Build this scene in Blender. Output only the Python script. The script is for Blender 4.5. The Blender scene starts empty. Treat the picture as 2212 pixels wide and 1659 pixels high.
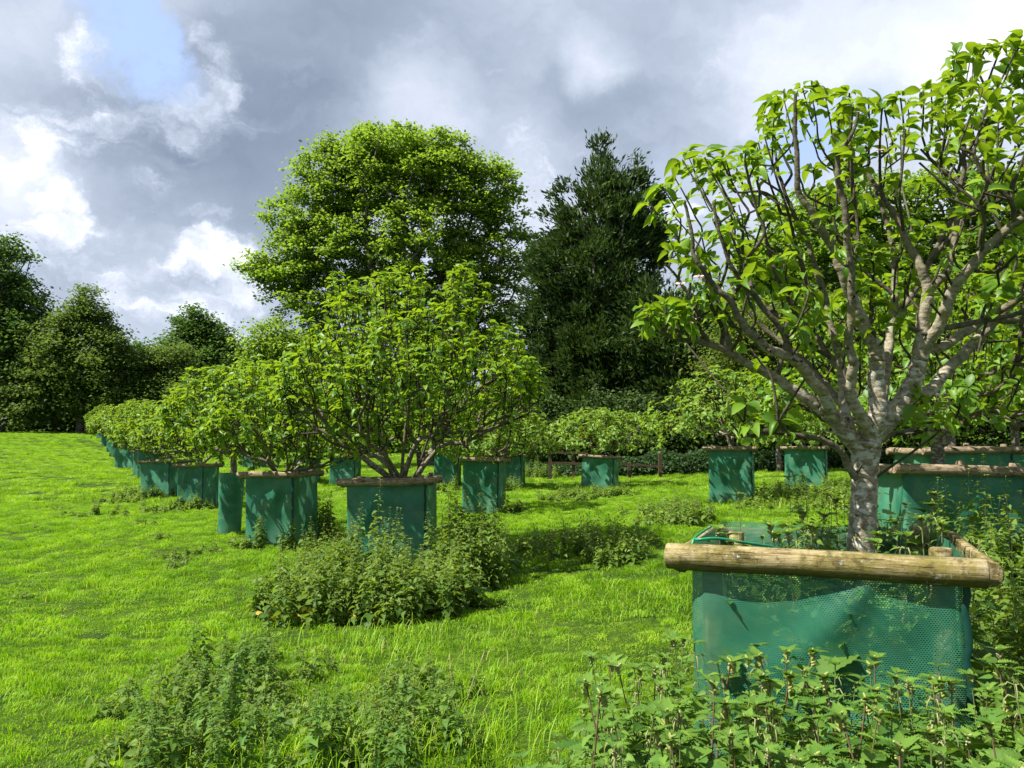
import bpy, math, random
import numpy as np
from mathutils import Vector, Matrix, Euler, noise as mnoise

sc = bpy.context.scene
PI = math.pi
R = math.radians

# ------------------------------------------------------------------ camera
CAM_Z = 1.65
PITCH = R(4.5)
cam_d = bpy.data.cameras.new('camera')
cam_d.sensor_width = 36
cam_d.lens = 27.0
cam_d.clip_start = 0.05
cam_d.clip_end = 2000
cam = bpy.data.objects.new('camera', cam_d)
sc.collection.objects.link(cam)
cam.location = (0, 0, CAM_Z)
cam.rotation_euler = (R(90) + PITCH, 0, 0)
sc.camera = cam

F = 1659.0
def ray(x, y):
    """direction through a point of the photograph measured on a 2212 x 1659 grid"""
    u = (x - 1106.0) / F
    v = (829.5 - y) / F
    return np.array([u, math.cos(PITCH) - v * math.sin(PITCH), math.sin(PITCH) + v * math.cos(PITCH)])
def P(x, y, d):
    r = ray(x, y)
    r = r * (d / r[1])
    return np.array([r[0], r[1], r[2] + CAM_Z])

# ------------------------------------------------------------------ sun, exposure
SUN_EL = R(53)
SUN_AZ = Vector((-0.955, -0.28, 0)).normalized()      # towards the sun, seen on the ground
sun_dir = Vector((SUN_AZ.x * math.cos(SUN_EL), SUN_AZ.y * math.cos(SUN_EL), math.sin(SUN_EL)))
sd = bpy.data.lights.new('sun', 'SUN')
sd.energy = 5.0
sd.angle = R(0.55)
sd.color = (1.0, 0.95, 0.86)
so = bpy.data.objects.new('sun', sd)
so.rotation_euler = sun_dir.to_track_quat('Z', 'Y').to_euler()
so.location = (-20, 0, 40)
sc.collection.objects.link(so)

sc.view_settings.view_transform = 'Standard'
sc.view_settings.look = 'None'
sc.view_settings.exposure = 0.95
sc.view_settings.gamma = 1
sc.render.engine = 'CYCLES'
sc.cycles.max_bounces = 7
sc.cycles.diffuse_bounces = 3
sc.cycles.glossy_bounces = 2
sc.cycles.transmission_bounces = 4
sc.cycles.transparent_max_bounces = 12
sc.cycles.use_denoising = True

# ------------------------------------------------------------------ shader helpers
class NT:
    def __init__(self, nt):
        self.nt = nt
        nt.nodes.clear()
    def n(self, typ, **kw):
        nd = self.nt.nodes.new(typ)
        for k, v in kw.items():
            if k == 'ins':
                for kk, vv in v.items():
                    s = nd.inputs[kk]
                    if isinstance(vv, bpy.types.NodeSocket):
                        self.nt.links.new(vv, s)
                    else:
                        s.default_value = vv
            else:
                setattr(nd, k, v)
        return nd
    def math(self, op, a, b=0.0, clamp=False, c=None):
        ins = {0: a, 1: b}
        if c is not None: ins[2] = c
        return self.n('ShaderNodeMath', operation=op, use_clamp=clamp, ins=ins).outputs[0]
    def vmath(self, op, a, b=(0, 0, 0), out=0):
        return self.n('ShaderNodeVectorMath', operation=op, ins={0: a, 1: b}).outputs[out]
    def vscale(self, a, s):
        nd = self.n('ShaderNodeVectorMath', operation='SCALE', ins={0: a})
        if isinstance(s, bpy.types.NodeSocket): self.nt.links.new(s, nd.inputs[3])
        else: nd.inputs[3].default_value = s
        return nd.outputs[0]
    def noise(self, vec, scale, detail=4, rough=0.55, out='Fac', dist=0.0):
        nd = self.n('ShaderNodeTexNoise', ins={'Scale': scale, 'Detail': detail, 'Roughness': rough, 'Distortion': dist})
        if vec is not None: self.nt.links.new(vec, nd.inputs['Vector'])
        return nd.outputs[out]
    def mapr(self, v, a, b, c=0.0, d=1.0, smooth=True):
        return self.n('ShaderNodeMapRange', interpolation_type='SMOOTHSTEP' if smooth else 'LINEAR',
                      ins={0: v, 1: a, 2: b, 3: c, 4: d}).outputs[0]
    def ramp(self, v, stops, interp='LINEAR'):
        nd = self.n('ShaderNodeValToRGB', ins={0: v})
        cr = nd.color_ramp
        cr.interpolation = interp
        while len(cr.elements) > 1: cr.elements.remove(cr.elements[-1])
        for i, (p, c) in enumerate(stops):
            e = cr.elements[0] if i == 0 else cr.elements.new(p)
            e.position = p
            e.color = (*c, 1)
        return nd.outputs[0]
    def mix(self, f, a, b, blend='MIX'):
        nd = self.n('ShaderNodeMix', data_type='RGBA', blend_type=blend)
        for s, v in ((nd.inputs[0], f), (nd.inputs[6], a), (nd.inputs[7], b)):
            if isinstance(v, bpy.types.NodeSocket): self.nt.links.new(v, s)
            elif isinstance(v, tuple) and len(v) == 3: s.default_value = (*v, 1)
            else: s.default_value = v
        return nd.outputs[2]
    def link(self, a, b): self.nt.links.new(a, b)

def new_mat(name):
    m = bpy.data.materials.new(name)
    m.use_nodes = True
    return m, NT(m.node_tree)

# ------------------------------------------------------------------ world: Nishita sky and broken cloud
w = bpy.data.worlds.new('World')
sc.world = w
w.use_nodes = True
t = NT(w.node_tree)
sky = t.n('ShaderNodeTexSky', sky_type='NISHITA', sun_disc=False, sun_elevation=SUN_EL,
          sun_rotation=math.atan2(sun_dir.x, sun_dir.y), altitude=100, air_density=1.0, dust_density=1.2, ozone_density=1.2)
tc = t.n('ShaderNodeTexCoord').outputs['Generated']
n1 = t.noise(tc, 3.0, 3, 0.5, 'Color')
n2 = t.noise(tc, 11.0, 7, 0.62, 'Color')
off1 = t.vscale(t.vmath('SUBTRACT', n1, (0.5, 0.5, 0.5)), 0.13)
off2 = t.vscale(t.vmath('SUBTRACT', n2, (0.5, 0.5, 0.5)), 0.12)
wd = t.vmath('ADD', t.vmath('ADD', tc, off1), off2)
wsoft = t.vmath('ADD', t.vmath('ADD', tc, off1), t.vscale(off2, .35))
def blob(x, y, r, a, soft=1.0, vec=None):
    d = ray(x, y); d = d / np.linalg.norm(d)
    dist = t.vmath('DISTANCE', vec, tuple(d), out=1)
    return t.mapr(dist, r / F * (1 - soft * 0.95), r / F * (1 + soft * 0.45), a, 0.0)
def total(lst, start, vec):
    v = start
    for b in lst: v = t.math('ADD', v, blob(*b, **({'vec': vec} if len(b) == 5 else {'soft': 1.0, 'vec': vec})))
    return v
st = t.n('ShaderNodeMapping', ins={'Vector': wd, 'Scale': (1.0, 1.0, 2.2)}).outputs[0]
fb = t.noise(st, 3.4, 7, 0.54)
fb2 = t.noise(st, 11.0, 7, 0.58)
# grey layer: slow changes of thickness
g = t.math('ADD', 0.43, t.math('MULTIPLY', t.math('SUBTRACT', fb, 0.5), 0.95))
g = total([(600, 110, 230), (680, 260, 190), (820, 130, 200)][:0], g, wsoft)
g = total([(590, 110, 250, -.24, 1.0), (680, 280, 200, -.20, 1.0), (300, 340, 150, -.26, .9), (530, 430, 170, -.26, .9), (1250, 290, 190, -.12, 1.0), (1500, 160, 220, -.10, 1.0), (900, 60, 240, -.08, 1.0),
           (110, 190, 110, -.14, .8), (130, 590, 110, -.10, .8), (320, 660, 130, -.08, .8), (60, 60, 110, .12, .8), (20, 330, 140, .10, 1.0), (1180, 380, 130, .20, .8), (880, 210, 80, .16, .9), (1600, 300, 180, .12, 1.0), (2120, 120, 260, .20, 1.0), (180, 560, 260, .08, 1.0), (470, 640, 200, .06, 1.0), (1750, 250, 350, .05, 1.0),
           (1650, 60, 160, .12, 1.0), (1300, 130, 80, .24, .5), (200, 480, 200, .10, 1.0)], g, wsoft)
# white cumulus with crisp rims
wh = t.math('MULTIPLY', t.math('SUBTRACT', fb2, 0.52), 1.9)
wh = total([(350, 262, 130, .95, .7), (205, 150, 62, .9, .6), (455, 110, 75, .7, .7), (100, 262, 90, .8, .8), (480, 240, 90, .6, .8), (90, 500, 110, .55, .8), (230, 540, 80, .35, .8), (420, 590, 150, .55, .9), (330, 640, 90, .4, .8), (560, 640, 130, .7, .8),
            (470, 560, 60, .5, .6), (1130, 340, 90, .30, .9), (1445, 440, 50, .5, .6), (1310, 120, 60, .30, .8), (2180, 60, 180, .20, 1.0), (1200, 400, 80, .25, .8), (150, 440, 60, .5, .6)], wh, wd)
whm = t.mapr(wh, .12, 1.0)
v = t.math('ADD', g, t.math('MULTIPLY', whm, t.math('ADD', .24, t.math('MULTIPLY', t.math('SUBTRACT', fb2, .50), 1.6))))
cloud = t.ramp(v, [(0.0, (.20, .25, .335)), (.25, (.29, .345, .44)), (.48, (.44, .50, .61)), (.74, (.68, .72, .82)), (1.0, (.98, .98, 1.0))])
bm = total([(250, 20, 110, .85, 1.0), (320, 115, 85, .8, 1.0), (350, 190, 55, .5, 1.0), (1840, 205, 110, .8, .8), (1410, 410, 120, .55, .8), (1700, 300, 90, .5, .8), (1770, 420, 120, .5, .8), (60, 640, 100, .35, .8)],
           t.math('MULTIPLY', t.math('SUBTRACT', t.noise(st, 6.0, 6, 0.6), 0.56), 1.6), wd)
bm = t.math('MULTIPLY', t.mapr(bm, 0.15, 0.95), t.math('SUBTRACT', 1.0, t.math('MULTIPLY', whm, .5), clamp=True))
skyc = t.mix(0.6, sky.outputs[0], (3.3, 4.3, 6.6))
col = t.mix(bm, t.vscale(cloud, 6.9), skyc)
# added dimming of the unseen sky, overhead and behind the viewer, cuts ambient fill
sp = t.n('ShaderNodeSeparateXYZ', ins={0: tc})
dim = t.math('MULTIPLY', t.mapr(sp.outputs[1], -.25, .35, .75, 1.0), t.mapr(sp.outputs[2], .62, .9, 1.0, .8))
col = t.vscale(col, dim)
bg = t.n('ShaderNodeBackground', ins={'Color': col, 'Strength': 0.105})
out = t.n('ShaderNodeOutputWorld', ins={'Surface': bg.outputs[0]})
w.cycles.sampling_method = 'MANUAL'
w.cycles.sample_map_resolution = 512

# ------------------------------------------------------------------ object helpers
COL = sc.collection
def put(o, parent=None):
    COL.objects.link(o)
    if parent is not None: o.parent = parent
    return o
def tag(o, label=None, cat=None, group=None, kind=None):
    if label: o['label'] = label
    if cat: o['category'] = cat
    if group: o['group'] = group
    if kind: o['kind'] = kind
    return o
def thing(name, label, cat, loc=(0, 0, 0), rz=0.0, group=None, scale=None):
    o = bpy.data.objects.new(name, None)
    o.empty_display_size = 0.2
    put(o)
    o.location = tuple(float(c) for c in loc)
    o.rotation_euler = (0, 0, rz)
    if scale: o.scale = scale
    return tag(o, label, cat, group)
def copy_tree(o, parent=None):
    c = o.copy()
    COL.objects.link(c)
    c.parent = parent
    for ch in KIDS.get(o.name, []):
        copy_tree(ch, c)
    return c
KIDS = {}
def child(o, parent):
    o.parent = parent
    KIDS.setdefault(parent.name, []).append(o)
    return o

def mesh_np(name, V, faces, mats, fm=None, rnd=None, smooth=True, uv=None):
    """V n x 3, faces: list of int arrays (m x k); fm: material index for each array; rnd: per vertex value"""
    me = bpy.data.meshes.new(name)
    V = np.asarray(V, dtype=np.float32)
    me.vertices.add(len(V))
    me.vertices.foreach_set('co', V.ravel())
    faces = [np.asarray(f, dtype=np.int32) for f in faces if len(f)]
    nl = sum(f.size for f in faces)
    npoly = sum(len(f) for f in faces)
    me.loops.add(nl)
    me.loops.foreach_set('vertex_index', np.concatenate([f.ravel() for f in faces]))
    me.polygons.add(npoly)
    starts, tot, mi = [], [], []
    s = 0
    for i, f in enumerate(faces):
        k = f.shape[1]
        starts.append(s + np.arange(len(f)) * k)
        s += f.size
        mi.append(np.full(len(f), fm[i] if fm else 0))
    me.polygons.foreach_set('loop_start', np.concatenate(starts).astype(np.int32))
    me.polygons.foreach_set('material_index', np.concatenate(mi).astype(np.int32))
    me.polygons.foreach_set('use_smooth', np.full(npoly, smooth))
    if rnd is not None:
        a = me.attributes.new('rnd', 'FLOAT', 'POINT')
        a.data.foreach_set('value', np.asarray(rnd, dtype=np.float32))
    if uv is not None:
        l = me.uv_layers.new(name='UVMap')
        idx = np.concatenate([f.ravel() for f in faces])
        l.data.foreach_set('uv', np.asarray(uv, dtype=np.float32)[idx].ravel())
    for m in mats: me.materials.append(m)
    me.update(calc_edges=True)
    return bpy.data.objects.new(name, me)

class Acc:
    """collects vertex blocks"""
    def __init__(self): self.V, self.F, self.r, self.m, self.n = [], [], [], [], 0
    def add(self, V, F, r=0.5, m=0):
        V = np.asarray(V, dtype=np.float32).reshape(-1, 3)
        self.V.append(V)
        self.F.append(np.asarray(F, dtype=np.int32) + self.n)
        self.r.append(np.broadcast_to(np.asarray(r, dtype=np.float32), (len(V),)))
        self.m.append(m)
        self.n += len(V)
    def obj(self, name, mats, parent=None, smooth=True, link=True):
        groups = {}
        for f, m in zip(self.F, self.m): groups.setdefault((f.shape[1], m), []).append(f)
        keys = list(groups)
        o = mesh_np(name, np.concatenate(self.V), [np.concatenate(groups[k]) for k in keys], mats, [k[1] for k in keys],
                    np.concatenate(self.r), smooth)
        if link:
            put(o)
            if parent is not None: child(o, parent)
        return o

def norm(a): return a / np.maximum(np.linalg.norm(a, axis=-1, keepdims=True), 1e-9)

def tube(acc, pts, rad, sides=6, cap=True, r=None, m=0, flat=None):
    pts = np.asarray(pts, float); rad = np.asarray(rad, float)
    k = len(pts)
    tan = np.gradient(pts, axis=0)
    tan = norm(tan)
    mean = norm(pts[-1] - pts[0])
    ref = np.array([1.0, 0, 0]) if abs(mean[0]) < 0.7 else np.array([0, 1.0, 0])
    n = norm(np.cross(tan, ref)); b = np.cross(tan, n)
    ang = np.arange(sides) / sides * 2 * PI
    ring = pts[:, None, :] + rad[:, None, None] * (np.cos(ang)[None, :, None] * n[:, None, :] + np.sin(ang)[None, :, None] * b[:, None, :])
    V = ring.reshape(-1, 3)
    i = np.arange(k - 1)[:, None] * sides; j = np.arange(sides)[None, :]; j2 = (j + 1) % sides
    Fq = np.stack([i + j, i + j2, i + sides + j2, i + sides + j], -1).reshape(-1, 4)
    rv = np.repeat(rad if r is None else np.broadcast_to(r, (k,)), sides)
    acc.add(V, Fq, rv, m)
    if cap:
        c = np.vstack([ring[0], pts[:1]]); c2 = np.vstack([ring[-1], pts[-1:]])
        tri = np.stack([np.full(sides, sides), (np.arange(sides) + 1) % sides, np.arange(sides)], -1)
        acc.add(c, tri, rad[0] if r is None else 0.5, m)
        acc.add(c2, tri[:, ::-1], rad[-1] if r is None else 0.5, m)

def catmull(pts, sub):
    pts = np.asarray(pts, float)
    if len(pts) < 3 or sub < 2: return pts, np.arange(len(pts), dtype=float)
    p = np.vstack([2 * pts[0] - pts[1], pts, 2 * pts[-1] - pts[-2]])
    out, tt = [], []
    for i in range(len(pts) - 1):
        p0, p1, p2, p3 = p[i:i + 4]
        for s in range(sub):
            u = s / sub
            out.append(0.5 * ((2 * p1) + (p2 - p0) * u + (2 * p0 - 5 * p1 + 4 * p2 - p3) * u * u + (3 * p1 - p0 - 3 * p2 + p3) * u ** 3))
            tt.append(i + u)
    out.append(pts[-1]); tt.append(len(pts) - 1.0)
    return np.array(out), np.array(tt)

# ------------------------------------------------------------------ leaf templates: x across, y along, z normal
def tmpl_grid(ts, ws, fold=0.25, curl=0.3, cup=0.0):
    V, Fc = [], []
    for tt, ww in zip(ts, ws):
        zc = -curl * tt * tt
        V += [(-ww, tt, zc + fold * ww + cup * ww), (0, tt, zc), (ww, tt, zc + fold * ww + cup * ww)]
    for i in range(len(ts) - 1):
        a = i * 3
        Fc += [(a, a + 1, a + 4, a + 3), (a + 1, a + 2, a + 5, a + 4)]
    return np.array(V, float), np.array(Fc)
LEAF_HI = tmpl_grid([0, .15, .35, .55, .78, .92, 1.0], [.02, .16, .27, .29, .20, .09, .01], 0.55, 0.42)
LEAF_MID = tmpl_grid([0, .4, .78, 1.0], [.03, .30, .22, .01], 0.45, 0.38)
LEAF_LO = (np.array([(0, 0, 0), (.32, .5, .06), (0, 1, -.15), (-.32, .5, .06)], float), np.array([(0, 1, 2, 3)]))
LEAF_NEEDLE = (np.array([(0, 0, 0), (.13, .45, .04), (0, 1, .05), (-.13, .45, -.04)], float), np.array([(0, 1, 2, 3)]))

def serrated(teeth=7):
    ts = np.linspace(0, 1, teeth * 2 + 1)
    mid = [(0, tt, -0.28 * tt * tt) for tt in ts]
    V = list(mid)
    def wd_(tt): return 0.31 * (math.sin(PI * min(1, tt ** 0.58))) * (1 - 0.35 * tt) + 0.0
    for s in (-1, 1):
        for i, tt in enumerate(ts):
            ww = wd_(tt)
            if i % 2 == 1: ww *= 1.0; ty = tt + 0.055
            else: ww *= 0.80; ty = tt
            V.append((s * ww, min(ty, 1.0), -0.28 * tt * tt + 0.22 * ww - 0.25 * ww * ww + (0.015 if i % 2 else -0.01)))
    k = len(ts); Fc = []
    for i in range(k - 1):
        Fc.append((i, i + 1, k + i + 1, k + i))
        Fc.append((i, 2 * k + i, 2 * k + i + 1, i + 1))
    return np.array(V, float), np.array(Fc)
LEAF_NETTLE = serrated(9)
LEAF_NETTLE_LO = (np.array([(0, 0, 0), (.33, .35, .07), (.16, .72, -.04), (0, 1, -.25), (-.16, .72, -.04), (-.33, .35, .07), (0, .45, -.03)], float),
                  np.array([(0, 1, 2, 6), (6, 2, 3, 4), (0, 6, 4, 5)]))

def leaves(acc, tmpl, pos, axis, nrm, size, rnd, m=0, wide=1.0):
    """pos n x 3, axis = leaf direction, nrm = leaf normal guess"""
    T, Fc = tmpl
    pos = np.asarray(pos, float); n = len(pos)
    if n == 0: return
    a = norm(np.asarray(axis, float)); nn = np.asarray(nrm, float)
    x = norm(np.cross(a, nn)); z = np.cross(x, a)
    size = np.broadcast_to(np.asarray(size, float), (n,))
    hs = np.abs(np.sin(pos.sum(1) * 913.7 + np.arange(n) * 1.7))          # every leaf its own curl and width
    zs = (.35 + 1.5 * hs)[:, None, None]; xw = (wide * (.78 + .4 * np.abs(np.cos(np.arange(n) * 2.3))))[:, None, None]
    V = pos[:, None, :] + size[:, None, None] * (T[None, :, 0:1] * xw * x[:, None, :] + T[None, :, 1:2] * a[:, None, :] + T[None, :, 2:3] * zs * z[:, None, :])
    Fa = (Fc[None, :, :] + (np.arange(n) * len(T))[:, None, None]).reshape(-1, Fc.shape[1])
    acc.add(V.reshape(-1, 3), Fa, np.repeat(np.broadcast_to(rnd, (n,)), len(T)), m)

# ------------------------------------------------------------------ tree skeleton growth (spanning tree balanced against path length)
def grow(att, seeds, parents, plen, bf=0.5, up=0.0):
    att = np.asarray(att, float)
    nodes = [np.asarray(s, float) for s in seeds]
    par = list(parents); pl = list(plen)
    na = len(att)
    cost = np.full(na, 1e9); best = np.zeros(na, int); bd = np.zeros(na)
    def upd(i, idx=None):
        dv = att - nodes[i]
        d = np.linalg.norm(dv, axis=1)
        c = d * (1 + up * .5 * (1 - dv[:, 2] / np.maximum(d, 1e-6))) + bf * pl[i]
        k = c < cost
        cost[k] = c[k]; best[k] = i; bd[k] = d[k]
    for i in range(len(nodes)): upd(i)
    done = np.zeros(na, bool)
    for _ in range(na):
        j = int(np.argmin(np.where(done, 1e12, cost)))
        done[j] = True
        b = int(best[j])
        nodes.append(att[j]); par.append(b); pl.append(pl[b] + bd[j])
        upd(len(nodes) - 1)
        cost[done] = 1e12
    return np.array(nodes), np.array(par), np.array(pl)

def radii(nodes, par, r0, e=2.3, minr=None, tip_h=None):
    n = len(nodes)
    acc = np.zeros(n)
    order = range(n - 1, 0, -1)
    kids = np.zeros(n, int)
    for i in order:
        if acc[i] == 0: acc[i] = r0 ** e
        acc[par[i]] += acc[i] + (0.02 * r0 ** e)
    r = acc ** (1 / e)
    if minr is not None: r[:len(minr)] = np.maximum(r[:len(minr)], minr)
    return r

def paths(nodes, par, r):
    n = len(nodes)
    ch = [[] for _ in range(n)]
    for i in range(1, n):
        if par[i] >= 0: ch[par[i]].append(i)
    out = []
    stack = [(0, None)]
    while stack:
        i, start = stack.pop()
        p = [start, i] if start is not None else [i]
        while ch[i]:
            c = sorted(ch[i], key=lambda k: -r[k])
            for k in c[1:]: stack.append((k, i))
            i = c[0]; p.append(i)
        out.append(p)
    return out

def skeleton_mesh(acc, nodes, par, r, sub=3, wob=0.02, seed=0, sides=(9, 6, 4, 3), thr=(.04, .015, .006), minr=0.0):
    rs = np.random.RandomState(seed)
    for p in paths(nodes, par, r):
        pts = nodes[p]; rr = r[p].copy()
        if len(p) > 1 and r[p[0]] > r[p[1]] * 1.05 and par[p[1]] == p[0]: rr[0] = min(rr[0], rr[1] * 1.15) if p[0] != 0 else rr[0]
        if rr.max() < minr: continue
        q, tt = catmull(pts, sub)
        rq = np.interp(tt, np.arange(len(p)), rr)
        if len(q) > 2:
            j = rs.randn(len(q), 3) * wob * np.minimum(1, rq[:, None] * 25 + .25); j[0] = 0; q = q + j * 0.5
        m = rr.max()
        s = sides[0] if m > thr[0] else sides[1] if m > thr[1] else sides[2] if m > thr[2] else sides[3]
        if len(q) > 1: tube(acc, q, rq, s, cap=(m > thr[1]))

# ------------------------------------------------------------------ materials
def leaf_mat(name, dark, light, trans, tfac=0.4, rough=0.45, spec=0.35, nscale=1.5, coat=0.0):
    m, t = new_mat(name)
    at = t.n('ShaderNodeAttribute', attribute_name='rnd').outputs['Fac']
    geo = t.n('ShaderNodeNewGeometry')
    big = t.noise(geo.outputs['Position'], nscale, 2)
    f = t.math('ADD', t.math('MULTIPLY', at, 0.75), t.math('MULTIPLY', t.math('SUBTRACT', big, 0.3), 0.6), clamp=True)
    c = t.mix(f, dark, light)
    odd = t.math('FRACT', t.math('MULTIPLY', at, 7.31))
    c = t.mix(t.mapr(odd, .66, .74), c, t.mix(1.0, c, (.60, .74, .80), 'MULTIPLY'))
    c = t.mix(t.math('MULTIPLY', t.mapr(odd, .10, .04), .6), c, t.mix(1.0, c, (1.35, 1.15, .9), 'MULTIPLY'))
    pb = t.n('ShaderNodeBsdfPrincipled', ins={'Base Color': c, 'Roughness': rough, 'Specular IOR Level': spec})
    tcol = t.mix(f, tuple(x * 0.8 for x in trans), trans)
    tr = t.n('ShaderNodeBsdfTranslucent', ins={'Color': tcol})
    ms = t.n('ShaderNodeMixShader', ins={0: tfac, 1: pb.outputs[0], 2: tr.outputs[0]})
    t.n('ShaderNodeOutputMaterial', ins={'Surface': ms.outputs[0]})
    return m
M = {}
M['apple_leaf'] = leaf_mat('apple_leaf', (.065, .155, .010), (.20, .36, .026), (.44, .64, .02), .36, .45, .38)
M['apple_leaf_far'] = leaf_mat('apple_leaf_far', (.085, .18, .016), (.27, .41, .055), (.44, .62, .04), .36, .5, .30)
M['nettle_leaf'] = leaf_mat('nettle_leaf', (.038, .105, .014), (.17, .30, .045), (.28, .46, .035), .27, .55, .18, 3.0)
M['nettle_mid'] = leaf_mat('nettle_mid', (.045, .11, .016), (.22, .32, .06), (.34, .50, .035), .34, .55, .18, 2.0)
M['beech_leaf'] = leaf_mat('beech_leaf', (.075, .15, .016), (.20, .31, .04), (.38, .58, .04), .46, .5, .30, .25)
M['right_leaf'] = leaf_mat('right_leaf', (.07, .15, .016), (.19, .31, .04), (.36, .56, .04), .45, .5, .30, .25)
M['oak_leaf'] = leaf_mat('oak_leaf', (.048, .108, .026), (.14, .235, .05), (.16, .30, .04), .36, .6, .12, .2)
M['thorn_leaf'] = leaf_mat('thorn_leaf', (.06, .115, .022), (.15, .22, .05), (.24, .36, .05), .36, .6, .15, .2)
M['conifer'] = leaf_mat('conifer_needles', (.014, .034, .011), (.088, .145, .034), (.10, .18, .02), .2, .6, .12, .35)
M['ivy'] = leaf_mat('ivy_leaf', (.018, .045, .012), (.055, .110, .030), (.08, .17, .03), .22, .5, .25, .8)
M['olive_leaf'] = leaf_mat('olive_leaf', (.06, .11, .016), (.17, .22, .042), (.26, .36, .04), .38, .55, .28, .3)

def bark_mat(name, thin, thick, lichen=0.6, yellow=0.25, scale=1.0):
    m, t = new_mat(name)
    at = t.n('ShaderNodeAttribute', attribute_name='rnd').outputs['Fac']
    tc = t.n('ShaderNodeTexCoord').outputs['Object']
    th = t.mapr(at, 0.006, 0.028)
    stv = t.n('ShaderNodeMapping', ins={'Vector': tc, 'Scale': (1, 1, 1.7)}).outputs[0]
    fine = t.noise(stv, 34 * scale, 5, .65)
    base = t.mix(th, thin, thick)
    base = t.mix(t.mapr(fine, .3, .65), t.mix(1.0, base, (.40, .37, .33), 'MULTIPLY'), base)
    pat = t.noise(stv, 24 * scale, 3, .5, dist=.3)
    lm = t.math('MULTIPLY', t.mapr(pat, .50, .58), t.math('MULTIPLY', t.mapr(t.noise(tc, 3.0 * scale, 2), .30, .55), lichen))
    lm = t.math('MULTIPLY', lm, t.mapr(at, .012, .04))
    base = t.mix(lm, base, (.58, .58, .52))
    ym = t.math('MULTIPLY', t.mapr(t.noise(tc, 7 * scale, 4, .6), .60, .70), t.math('MULTIPLY', yellow, t.mapr(at, .008, .03)))
    base = t.mix(ym, base, (.38, .30, .05))
    gm = t.math('MULTIPLY', t.mapr(t.noise(tc, 2.2 * scale, 3), .52, .72), .5)
    base = t.mix(gm, base, (.13, .15, .05))
    bp = t.n('ShaderNodeBump', ins={'Strength': .8, 'Distance': .008, 'Height': t.math('ADD', fine, t.math('MULTIPLY', pat, .6))})
    pb = t.n('ShaderNodeBsdfPrincipled', ins={'Base Color': base, 'Roughness': .82, 'Specular IOR Level': .25, 'Normal': bp.outputs[0]})
    t.n('ShaderNodeOutputMaterial', ins={'Surface': pb.outputs[0]})
    return m
M['apple_bark'] = bark_mat('apple_bark', (.082, .070, .050), (.36, .32, .23), .8, 1.0)
M['apple_bark_mid'] = bark_mat('apple_bark_mid', (.045, .034, .026), (.20, .165, .115), .5, .3)
M['bark'] = bark_mat('dark_bark', (.045, .036, .028), (.085, .07, .052), .3, .1, .2)

def ground_mat():
    m, t = new_mat('lawn')
    pos = t.n('ShaderNodeNewGeometry').outputs['Position']
    a = t.noise(pos, 1.1, 5, .6); b = t.noise(pos, 14, 4, .7)
    c = t.mix(t.mapr(a, .3, .7), (.030, .065, .008), (.085, .145, .012))
    c = t.mix(t.mapr(b, .35, .7), t.mix(1.0, c, (.45, .5, .5), 'MULTIPLY'), c)
    bp = t.n('ShaderNodeBump', ins={'Strength': .7, 'Distance': .05, 'Height': b})
    pb = t.n('ShaderNodeBsdfPrincipled', ins={'Base Color': c, 'Roughness': .9, 'Specular IOR Level': .1, 'Normal': bp.outputs[0]})
    t.n('ShaderNodeOutputMaterial', ins={'Surface': pb.outputs[0]})
    return m
M['lawn'] = ground_mat()

def grass_mat():
    m, t = new_mat('grass_blade')
    at = t.n('ShaderNodeAttribute', attribute_name='rnd').outputs['Fac']
    pos = t.n('ShaderNodeNewGeometry').outputs['Position']
    big = t.mapr(t.noise(pos, .9, 4, .6), .32, .68)
    mid = t.mapr(t.noise(pos, 5.0, 3, .6), .3, .7)
    f = t.math('ADD', t.math('MULTIPLY', at, .55), t.math('ADD', t.math('MULTIPLY', big, .30), t.math('MULTIPLY', mid, .25)), clamp=True)
    c = t.ramp(f, [(0.0, (.07, .175, .010)), (.5, (.215, .40, .013)), (1.0, (.42, .585, .04))])
    straw = t.mapr(t.math('FRACT', t.math('MULTIPLY', at, 91.7)), .962, .968)
    c = t.mix(straw, c, (.50, .43, .17))
    pb = t.n('ShaderNodeBsdfPrincipled', ins={'Base Color': c, 'Roughness': .5, 'Specular IOR Level': .3})
    tr = t.n('ShaderNodeBsdfTranslucent', ins={'Color': t.mix(1.0, c, (1.7, 1.75, .9), 'MULTIPLY')})
    ms = t.n('ShaderNodeMixShader', ins={0: .38, 1: pb.outputs[0], 2: tr.outputs[0]})
    t.n('ShaderNodeOutputMaterial', ins={'Surface': ms.outputs[0]})
    return m
M['grass'] = grass_mat()

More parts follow.
